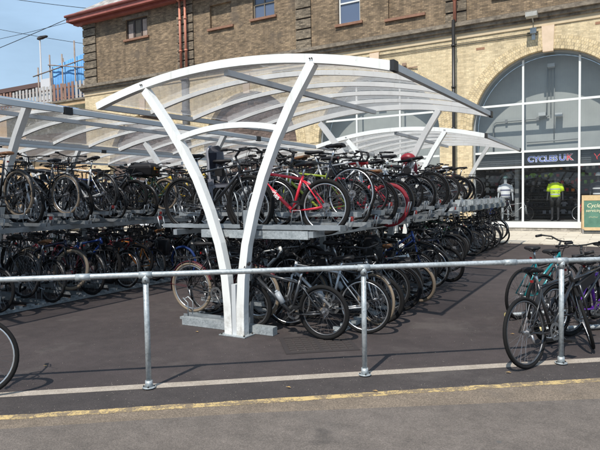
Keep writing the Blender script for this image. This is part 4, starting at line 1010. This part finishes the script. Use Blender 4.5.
# mannequins
def skin(pts, edges, name, m, parent):
    me = bpy.data.meshes.new(name); me.from_pydata([p[0] for p in pts], edges, [])
    o = bpy.data.objects.new(name, me); COL.objects.link(o); o.parent = parent; me.materials.append(m)
    md = o.modifiers.new('skin', 'SKIN'); md.use_smooth_shade = True
    for i, p in enumerate(pts): me.skin_vertices[0].data[i].radius = p[1] if isinstance(p[1], tuple) else (p[1], p[1])
    me.skin_vertices[0].data[0].use_root = True
    s = o.modifiers.new('sub', 'SUBSURF'); s.levels = s.render_levels = 2
    return o
def mannequin(label, x, y, z, mskin, mtop, mleg, helm=None, rz=0, stripe=None, arms=True, text_=None, rot=0):
    R = root('mannequin', label, 'mannequin', (x, y, z), rz); R.scale = (1.1,1.1,1.1)
    pts = [((0,0,.95),(.15,.1)),((0,0,1.15),(.12,.09)),((0,0,1.35),(.17,.1)),((0,0,1.46),(.09,.07)),((0,0,1.54),.05),((0,-.01,1.64),(.085,.095)),((0,-.01,1.76),(.06,.07)),
           ((.2,0,1.42),.055),((.26,0,1.15),.043),((.28,-.05,.9),.03),((.285,-.07,.8),(.035,.022)),((-.2,0,1.42),.055),((-.26,0,1.15),.043),((-.28,-.05,.9),.03),((-.285,-.07,.8),(.035,.022)),
           ((.1,0,.85),.085),((.11,0,.48),.058),((.11,0,.09),.04),((.11,-.12,.03),.035),((-.1,0,.85),.085),((-.11,0,.48),.058),((-.11,0,.09),.04),((-.11,-.12,.03),.035)]
    E_ = [(0,1),(1,2),(2,3),(3,4),(4,5),(5,6),(2,7),(7,8),(8,9),(9,10),(2,11),(11,12),(12,13),(13,14),(0,15),(15,16),(16,17),(17,18),(0,19),(19,20),(20,21),(21,22)]
    skin(pts, E_, 'body', mskin, R)
    def el(z, a, c, n=20): return [(a*math.cos(2*PI*i/n), c*math.sin(2*PI*i/n), z) for i in range(n)]
    j = MB().loft([el(.93,.2,.14),el(1.05,.18,.13),el(1.25,.2,.14),el(1.38,.225,.14),el(1.45,.2,.12),el(1.5,.09,.08)])
    for s in (-1,1): j.tube([(s*.17,0,1.42),(s*.235,0,1.3),(s*.265,0,1.16)], [.085,.075,.065], 10)
    J = put('jersey', j, mtop, R)
    if stripe:
        put('stripe', MB().loft([el(1.22,.203,.143),el(1.27,.207,.146)], cap=False), stripe, J); put('stripe', MB().loft([el(1.02,.188,.137),el(1.07,.186,.135)], cap=False), stripe, J)
    sh = MB()
    for s in (-1,1): sh.tube([(s*.1,0,.95),(s*.105,0,.8),(s*.112,0,.55)], [.115,.1,.078], 10)
    sh.loft([el(.86,.19,.13),el(.99,.17,.12)]); put('shorts', sh, mleg, R)
    if text_: text(text_, (0,-.15,1.14), .1, mat('dark_print', (.05,.06,.12), .6), J, ext=.002)
    if helm:
        rg = [[(.105*s*math.cos(2*PI*i/16), -.01+.135*s*math.sin(2*PI*i/16), 1.72+zz) for i in range(16)] for zz, s in ((0,1),(.05,1),(.09,.85),(.13,.5),(.14,.2))]
        put('helmet', MB().loft(rg), helm, R)
    return R
M_sk = mat('mannequin_grey', (.42,.44,.47), .5); M_hv = mat('hi_vis_yellow', (.72,.95,.04), .6); M_re = mat('reflective_band', (.5,.53,.6), .4)
mannequin('grey mannequin in a white jersey and dark shorts, left in the shop window', -.42, YF+.95, .421, M_sk, mat('white_jersey', (.8,.8,.83), .7), mat('navy_shorts', (.025,.028,.05), .7), mat('teal_grey_helmet', (.18,.3,.3), .4), rz=.15, stripe=mat('navy_stripe', (.1,.11,.2), .7))
mannequin('mannequin in a fluorescent yellow jacket, middle of the shop window', 1.62, YF+.95, .421, mat('mannequin_black', (.03,.03,.035), .5), M_hv, mat('black_tights', (.02,.02,.022), .7), rz=-.1, stripe=M_re, text_='cycles UK')
mannequin('dark mannequin with a white sleeved jersey, right of the second mullion', 3.25, YF+1.0, .421, mat('mannequin_black', (.03,.03,.035), .5), mat('black_jersey', (.03,.03,.04), .7), mat('black_tights', (.02,.02,.022), .7), mat('white_gloss', (.75,.76,.77), .3), stripe=mat('white_cloth', (.7,.7,.7), .8))
bike('road', .0, YF+.72, .421, .1, 'silver', 'silver road bike on show in front of the white jersey mannequin', steer=.5, rim=M_blk)
bike('road', 3.05, YF+.75, .421, PI-.1, 'red', 'red road bike on show in the right part of the shop window', steer=-.3)
bike('mountain', -1.0, YF+1.5, .421, 1.2, 'blue', 'blue mountain bike at the left end of the shop window')

# A-board
ab = root('pavement_sign', 'green chalk A-board with tan frame standing outside the shop window', 'A-board', (3.17,18.75,.03), .12)
ab.scale = (1.1,1.1,1.17)
Lm = Matrix.Rotation(math.radians(-13), 4, 'X'); Lb = Matrix.Translation((0,.62,0)) @ Matrix.Rotation(math.radians(13), 4, 'X')
gw = MB(); tn = MB(); lg = MB()
for Mx_ in (Lm, Lb):
    gw.box(-.3,.3,-.008,.008,.22,1.12,Mx_)
    tn.box(-.36,-.3,-.02,.02,.16,1.3,Mx_); tn.box(.3,.36,-.02,.02,.16,1.3,Mx_); tn.box(-.3,.3,-.02,.02,.12,.22,Mx_); tn.box(-.3,.3,-.02,.02,1.12,1.3,Mx_)
    lg.box(-.355,-.32,-.015,.015,0,.16,Mx_); lg.box(.32,.355,-.015,.015,0,.16,Mx_)
put('chalk_panel', gw, noisy('green_chalkboard', (.05,.13,.09), (.09,.2,.14), 4), ab); put('sign_frame', tn, noisy('tan_frame_wood', (.42,.3,.15), (.55,.4,.22), 9), ab); put('leg', lg, mat('tan_leg', (.3,.27,.24), .6), ab)
M_ch = mat('chalk', (.65,.6,.4), .9)
put('chalk_stroke', MB().tube([Lm @ Vector((-.14+.03*i,-.012,.55+.008*((i*3)%4))) for i in range(10)], .006, 4), M_ch, ab)
for tx, z, s_ in (('Cycle', .95, .19), ('servicing', .78, .14)):
    o = text(tx, Lm @ Vector((0,-.012,z)), s_, M_ch, ab, rot=(PI/2-math.radians(13),0,0), ext=.002, shear=.3)

# ------------------------------------------------------------------ beyond the building on the left
V = root('railway_wall', 'tan rendered wall below the scaffolding beside the brick building', 'wall', (-40,22.5,0))
put('wall_face', MB().box(-45,13.1,0,.6,0,9.0), M_tan, V); put('coping', MB().box(-45,13.1,-.1,.7,9.0,9.15), M_stone, V)
lt = MB().box(3.5,12.9,-1.6,-.02,8.05,8.3).box(3.5,12.9,-1.6,-1.5,6.5,8.05); put('lean_to_roof', lt, noisy('mossy_roof', (.06,.06,.035), (.14,.12,.07), 3), V)
fn = root('palisade_fence', 'brown and white palisade fence on top of the railway wall', 'fence', (-40,23.0,9.15))
for i in range(90): 
    x = -24+.42*i
    if x > 12.6: break
    put('pale', MB().box(x,x+.26,0,.03,0,1.35+.1*((i*37)%5)/5), mat('rusty_pale', (.28,.16,.12), .8) if (i//6) % 3 == 0 else mat('pale_grey_pale', (.42,.4,.38), .7), fn)
put('fence_rail', MB().box(-24,12.9,.035,.08,.3,.38).box(-24,12.9,.035,.08,1.05,1.13), mat('rusty_rail', (.16,.1,.08), .8), fn)
st = root('platform_canopy', 'dark sloping platform canopy behind the palisade fence at the left', 'canopy', (-58,30,0))
cn = MB(); cn.loft([[(-14,-3,14.2),(6,-3,13.0),(6,3,13.0),(-14,3,14.2)],[(-14,-3,15.0),(6,-3,13.2),(6,3,13.2),(-14,3,15.0)]], sm=False)
put('canopy_roof', cn, mat('dark_canopy', (.05,.05,.055), .7), st)
for x in (-12,-6,0,5): put('column', MB().box(x-.15,x+.15,-.15,.15,0,13.0), mat('dark_canopy2', (.09,.08,.08), .7), st)
put('awning', MB().box(6,26,-1.5,1.5,12.35,12.75), mat('brown_awning', (.12,.07,.06), .7), st)
for x in (10,18,25): put('column', MB().box(x-.12,x+.12,-.12,.12,0,12.35), mat('dark_canopy2', (.09,.08,.08), .7), st)
sf = root('scaffolding', 'tube scaffolding with bright blue sheeting left of the brick building', 'scaffolding', (-34.5,25.5,0))
M_sc = noisy('rusty_scaffold', (.2,.14,.11), (.36,.28,.22), 2, .6)
for i in range(6):
    x = -4.4+1.55*i
    for y in (0, 1.3): put('standard', MB().tube([(x,y,0),(x,y,13.0+.35*i+(.5 if i%2 else 0))], .06, 6), M_sc, sf)
lg_ = MB()
for z in (9.9,10.9,12.3): lg_.tube([(-5,-.07,z),(4.3,-.07,z+ (0 if z<12 else .9))], .05, 6)
for i in range(6): lg_.tube([(-4.4+1.55*i,-.3,10.85),(-4.4+1.55*i,1.6,10.85)], .05, 6)
lg_.tube([(-2.9,-.12,13.0),(2.8,-.12,12.0)], .05, 6)
put('ledger', lg_, M_sc, sf)
m, t = nm('blue_sheeting', .6); 
t.l(t.ramp(t.noise(t.pos, 1.2, 4), [(.35, (.08,.26,.55)), (.65, (.16,.4,.72))]), t.b.inputs['Base Color'])
she = MB(); n = 26
for i in range(n):
    xa0 = -2.9+6.6*i/n; xb0 = -2.9+6.6*(i+1)/n; ya0 = .25+.025*math.sin(i*1.3); yb0 = .25+.025*math.sin((i+1)*1.3)
    she.quad([(xa0,ya0,9.9),(xb0,yb0,9.9),(xb0,yb0,12.9+.12*(i+1)/n*8),(xa0,ya0,12.9+.12*i/n*8)], sm=True)
o = put('blue_sheet', she, m, sf); so = o.modifiers.new('s', 'SOLIDIFY'); so.thickness = .02
put('white_panel', MB().box(-4.3,-2.95,.1,.2,9.9,12.0), mat('white_board', (.6,.6,.62), .6), sf)
lp = root('street_lamp', 'tall thin street lamp with a dark flat head against the sky', 'street lamp', (-39.2,26,0))
put('pole', MB().tube([(0,0,0),(0,0,15.6)], [.09,.06], 8), mat('pale_pole', (.45,.44,.44), .5), lp); put('lamp_head', MB().loft([[(-.25,-.12,15.5),(-.25,.12,15.5),(-.25,.12,15.68),(-.25,-.12,15.68)],[(.2,-.17,15.52),(.2,.17,15.52),(.2,.17,15.75),(.2,-.17,15.75)],[(.95,-.12,15.6),(.95,.12,15.6),(.95,.12,15.72),(.95,-.12,15.72)]], sm=False), mat('lamp_brown', (.05,.04,.035), .6), lp, bevel=.04)
def wire(label, pts): 
    a, b_ = Vector(pts[0]), Vector(pts[1]); P3 = [a.lerp(b_, i/16)+Vector((0,0,-4*(i/16)*(1-i/16)*pts[2])) for i in range(17)]
    o = put('overhead_wire', MB().tube(P3, .022, 5), M_blk); tag(o, label, 'wire')
CP = Vector((3.99096444,-5.42171816,1.65)); CR = Vector((.86922329,.49409288,-.01797463)); CU = Vector((-.00907481,.05229245,.99859058)); CF = Vector((-.49433644,.86783508,-.04993762))
wire('thick overhead wire rising to the eave corner of the brick building', ((-45.0,16.5,10.2), (-27.0,19.22,13.4), .15))
wire('overhead wire sloping down behind the street lamp to the scaffolding', ((-62.0,28.0,22.5), (-33.0,28.0,14.4), .3))
wire('overhead wire crossing the top left corner over the slate roof', ((-50.0,24.0,21.4), (-26.0,24.0,14.9), .2))
wire('faint thin overhead wire high behind the thick one', ((-62.0,30.0,18.8), (-36.0,30.0,18.3), .3))

# white van and car behind the shelters, left
def van(label, x, y, rz, m, name='parked_van', H=2.2, L=4.8):
    R = root(name, label, 'van', (x,y,0), rz)
    side = [(-L/2,.35),(L/2-.1,.35),(L/2,.6),(L/2-.1,1.05),(L/2-.9,1.25),(L/2-1.5,H-.1),(L/2-1.9,H),(-L/2+.15,H),(-L/2,H-.25)]
    b = MB().loft([[(p[0],-.92,p[1]) for p in side],[(p[0],-.95,p[1]) for p in side][:0] or [(p[0],.92,p[1]) for p in side]], sm=False)
    put('body', b, m, R, bevel=.06)
    w = MB()
    for s in (-1,1): w.box(L/2-1.95,L/2-1.3,s*.925-.006,s*.925+.006,1.25,H-.3)
    put('side_window', w, M_pane, R)
    put('windscreen', MB().quad([(L/2-.88,-.8,1.27),(L/2-.88,.8,1.27),(L/2-1.45,.75,H-.17),(L/2-1.45,-.75,H-.17)]).mesh('windscreen'), M_pane, R, (.02,0,.02))
    for x_ in (-L/2+.9, L/2-.9):
        for s in (-1,1): ww = put('wheel', MB().ring((x_,s*.86,.33),.24,.09,24,8), M_rub, R); put('rim', MB().disc((x_,s*.9,.33),.17,0,.02,16), M_alu, ww)
    for s in (-1,1): put('headlight', MB().box(L/2-.06,L/2+.0,s*.7-.13,s*.7+.13,.75,.95), mat('lamp_glass', (.6,.6,.62), .1), R); put('tail_light', MB().box(-L/2-.02,-L/2+.02,s*.82-.06,s*.82+.06,.8,1.15), M_redref, R)
van('white van parked beyond the left shelters, mostly hidden by bikes', -14.0, 15.4, .0, mat('van_white', (.72,.73,.74), .3, 0, .4))
van('white van parked farthest left behind the racks', -21.5, 15.6, .0, mat('van_white', (.72,.73,.74), .3, 0, .4))

# tiny litter: fallen leaves and paper on the asphalt
for i, (x, y) in enumerate(((-.55,-.12),(1.5,-1.35),(2.2,-1.1),(2.9,1.4),(-1.0,-1.9),(3.1,-.1))):
    lf = MB().quad([(0,0,.0),(.03,.012,.006),(.055,0,.002),(.03,-.014,.007)]); tag(put('fallen_leaf', lf, mat('dry_leaf', (.4,.25,.09), .8), None, (x,y,.012)), ['dry leaf beside the near foot beam','dry leaf on the asphalt left of the second rail post','dry leaf right of the second rail post','dry leaf by the floor rack','dry leaf near the first rail post','dry leaf by the black locked bike'][i], 'leaf')

# writing on the red bike's down tube
for o in COL.objects:
    if o.get('label','').startswith('bright red mountain bike'):
        bb = Vector((-.07,0,.285)); hb_ = Vector((.42,0,.70)); dv = (hb_-bb).normalized(); mid = bb.lerp(hb_, .52)
        an = math.atan2(dv.z, dv.x)
        for sgn in (1, -1):
            tx = text('TREK'[:0]+'cycles', (0,0,0), .085, mat('decal_white', (.8,.8,.8), .4), o, name='decal', ext=.001, bold=.001)
            if sgn > 0:   # +Y side faces the camera because the bike heads left
                tx.matrix_basis = Matrix.Translation(mid+Vector((0,.0225,0))) @ Matrix.Rotation(-an, 4, 'Y') @ Matrix.Rotation(PI, 4, 'Z') @ Matrix.Rotation(PI/2, 4, 'X')
            else:
                tx.matrix_basis = Matrix.Translation(mid-Vector((0,.0225,0))) @ Matrix.Rotation(-an, 4, 'Y') @ Matrix.Rotation(PI/2, 4, 'X')

gb = MB(); rg = random.Random(5)
for i in range(1500):
    if i % 3: a_ = rg.uniform(-4, 4); n_ = rg.choice((rg.gauss(-1.72,.12), rg.gauss(-2.2,.12), rg.uniform(-3.3,0)))
    else: a_ = rg.uniform(-3, 5); n_ = rg.uniform(-2.2, 3)
    c_ = rp(a_+1.2, n_, 0); r_g = rg.uniform(.002,.0055)
    P4 = [(c_.x+r_g*math.cos(t_), c_.y+r_g*math.sin(t_)*rg.uniform(.6,1), .0045) for t_ in (0,2.1,4.2)]; tp = (c_.x, c_.y, .006+r_g)
    for k_ in range(3): gb.quad([P4[k_], P4[(k_+1)%3], tp])
tag(put('loose_grit', gb, mat('grit_stone', (.17,.15,.13), .9)), 'scattered pale grit and chippings lying on the tarmac', 'grit', kind='stuff')

# ------------------------------------------------------------------ sky and sun
W = bpy.data.worlds.new('World'); sc.world = W; W.use_nodes = True; N = W.node_tree.nodes; L = W.node_tree.links
for n in list(N): N.remove(n)
sk = N.new('ShaderNodeTexSky'); sk.sky_type = 'NISHITA'; sk.sun_disc = False; sk.sun_elevation = math.radians(53); sk.sun_rotation = math.radians(183); sk.air_density = 1.3; sk.dust_density = .8
tc = N.new('ShaderNodeTexCoord'); mp = N.new('ShaderNodeMapping'); mp.inputs['Scale'].default_value = (1.2,1.2,5); mp.inputs['Rotation'].default_value = (.2,.1,.4)
nz = N.new('ShaderNodeTexNoise'); nz.inputs['Scale'].default_value = 2.2; nz.inputs['Detail'].default_value = 7; nz.inputs['Roughness'].default_value = .55
cr = N.new('ShaderNodeValToRGB'); cr.color_ramp.elements[0].position = .36; cr.color_ramp.elements[0].color = (.48,.48,.48,1); cr.color_ramp.elements[1].position = .72; cr.color_ramp.elements[1].color = (.92,.92,.92,1)
mx = N.new('ShaderNodeMix'); mx.data_type = 'RGBA'; mx.inputs[7].default_value = (5.9,8.5,11.6,1)
bg = N.new('ShaderNodeBackground'); bg.inputs[1].default_value = .094; out = N.new('ShaderNodeOutputWorld')
L.new(tc.outputs['Generated'], mp.inputs[0]); L.new(mp.outputs[0], nz.inputs['Vector']); L.new(nz.outputs[0], cr.inputs[0]); L.new(cr.outputs[0], mx.inputs[0]); L.new(sk.outputs[0], mx.inputs[6])
L.new(mx.outputs[2], bg.inputs[0]); L.new(bg.outputs[0], out.inputs[0])
sl = bpy.data.lights.new('sun', 'SUN'); sl.energy = 5.0; sl.angle = math.radians(.53); sl.color = (1,.95,.87)
so = bpy.data.objects.new('sun', sl); COL.objects.link(so)
dirn = Vector((-.035,.597,-.80)).normalized(); so.rotation_euler = dirn.to_track_quat('-Z','Y').to_euler(); so.location = (0,-20,30)

# ------------------------------------------------------------------ camera
cam = bpy.data.cameras.new('camera'); co_ = bpy.data.objects.new('camera', cam); COL.objects.link(co_); sc.camera = co_
cam.sensor_width = 36; cam.sensor_fit = 'HORIZONTAL'; cam.lens = 560/600*36; cam.clip_start = .05; cam.clip_end = 2000
Mc = Matrix(((CR.x,CU.x,-CF.x,CP.x),(CR.y,CU.y,-CF.y,CP.y),(CR.z,CU.z,-CF.z,CP.z),(0,0,0,1))); co_.matrix_world = Mc
sc.view_settings.view_transform = 'Standard'; sc.view_settings.look = 'None'; sc.view_settings.exposure = 0; sc.view_settings.gamma = 1
sc.cycles.transparent_max_bounces = 32; sc.cycles.max_bounces = 8
sc.render.resolution_x = 1024; sc.render.resolution_y = 768
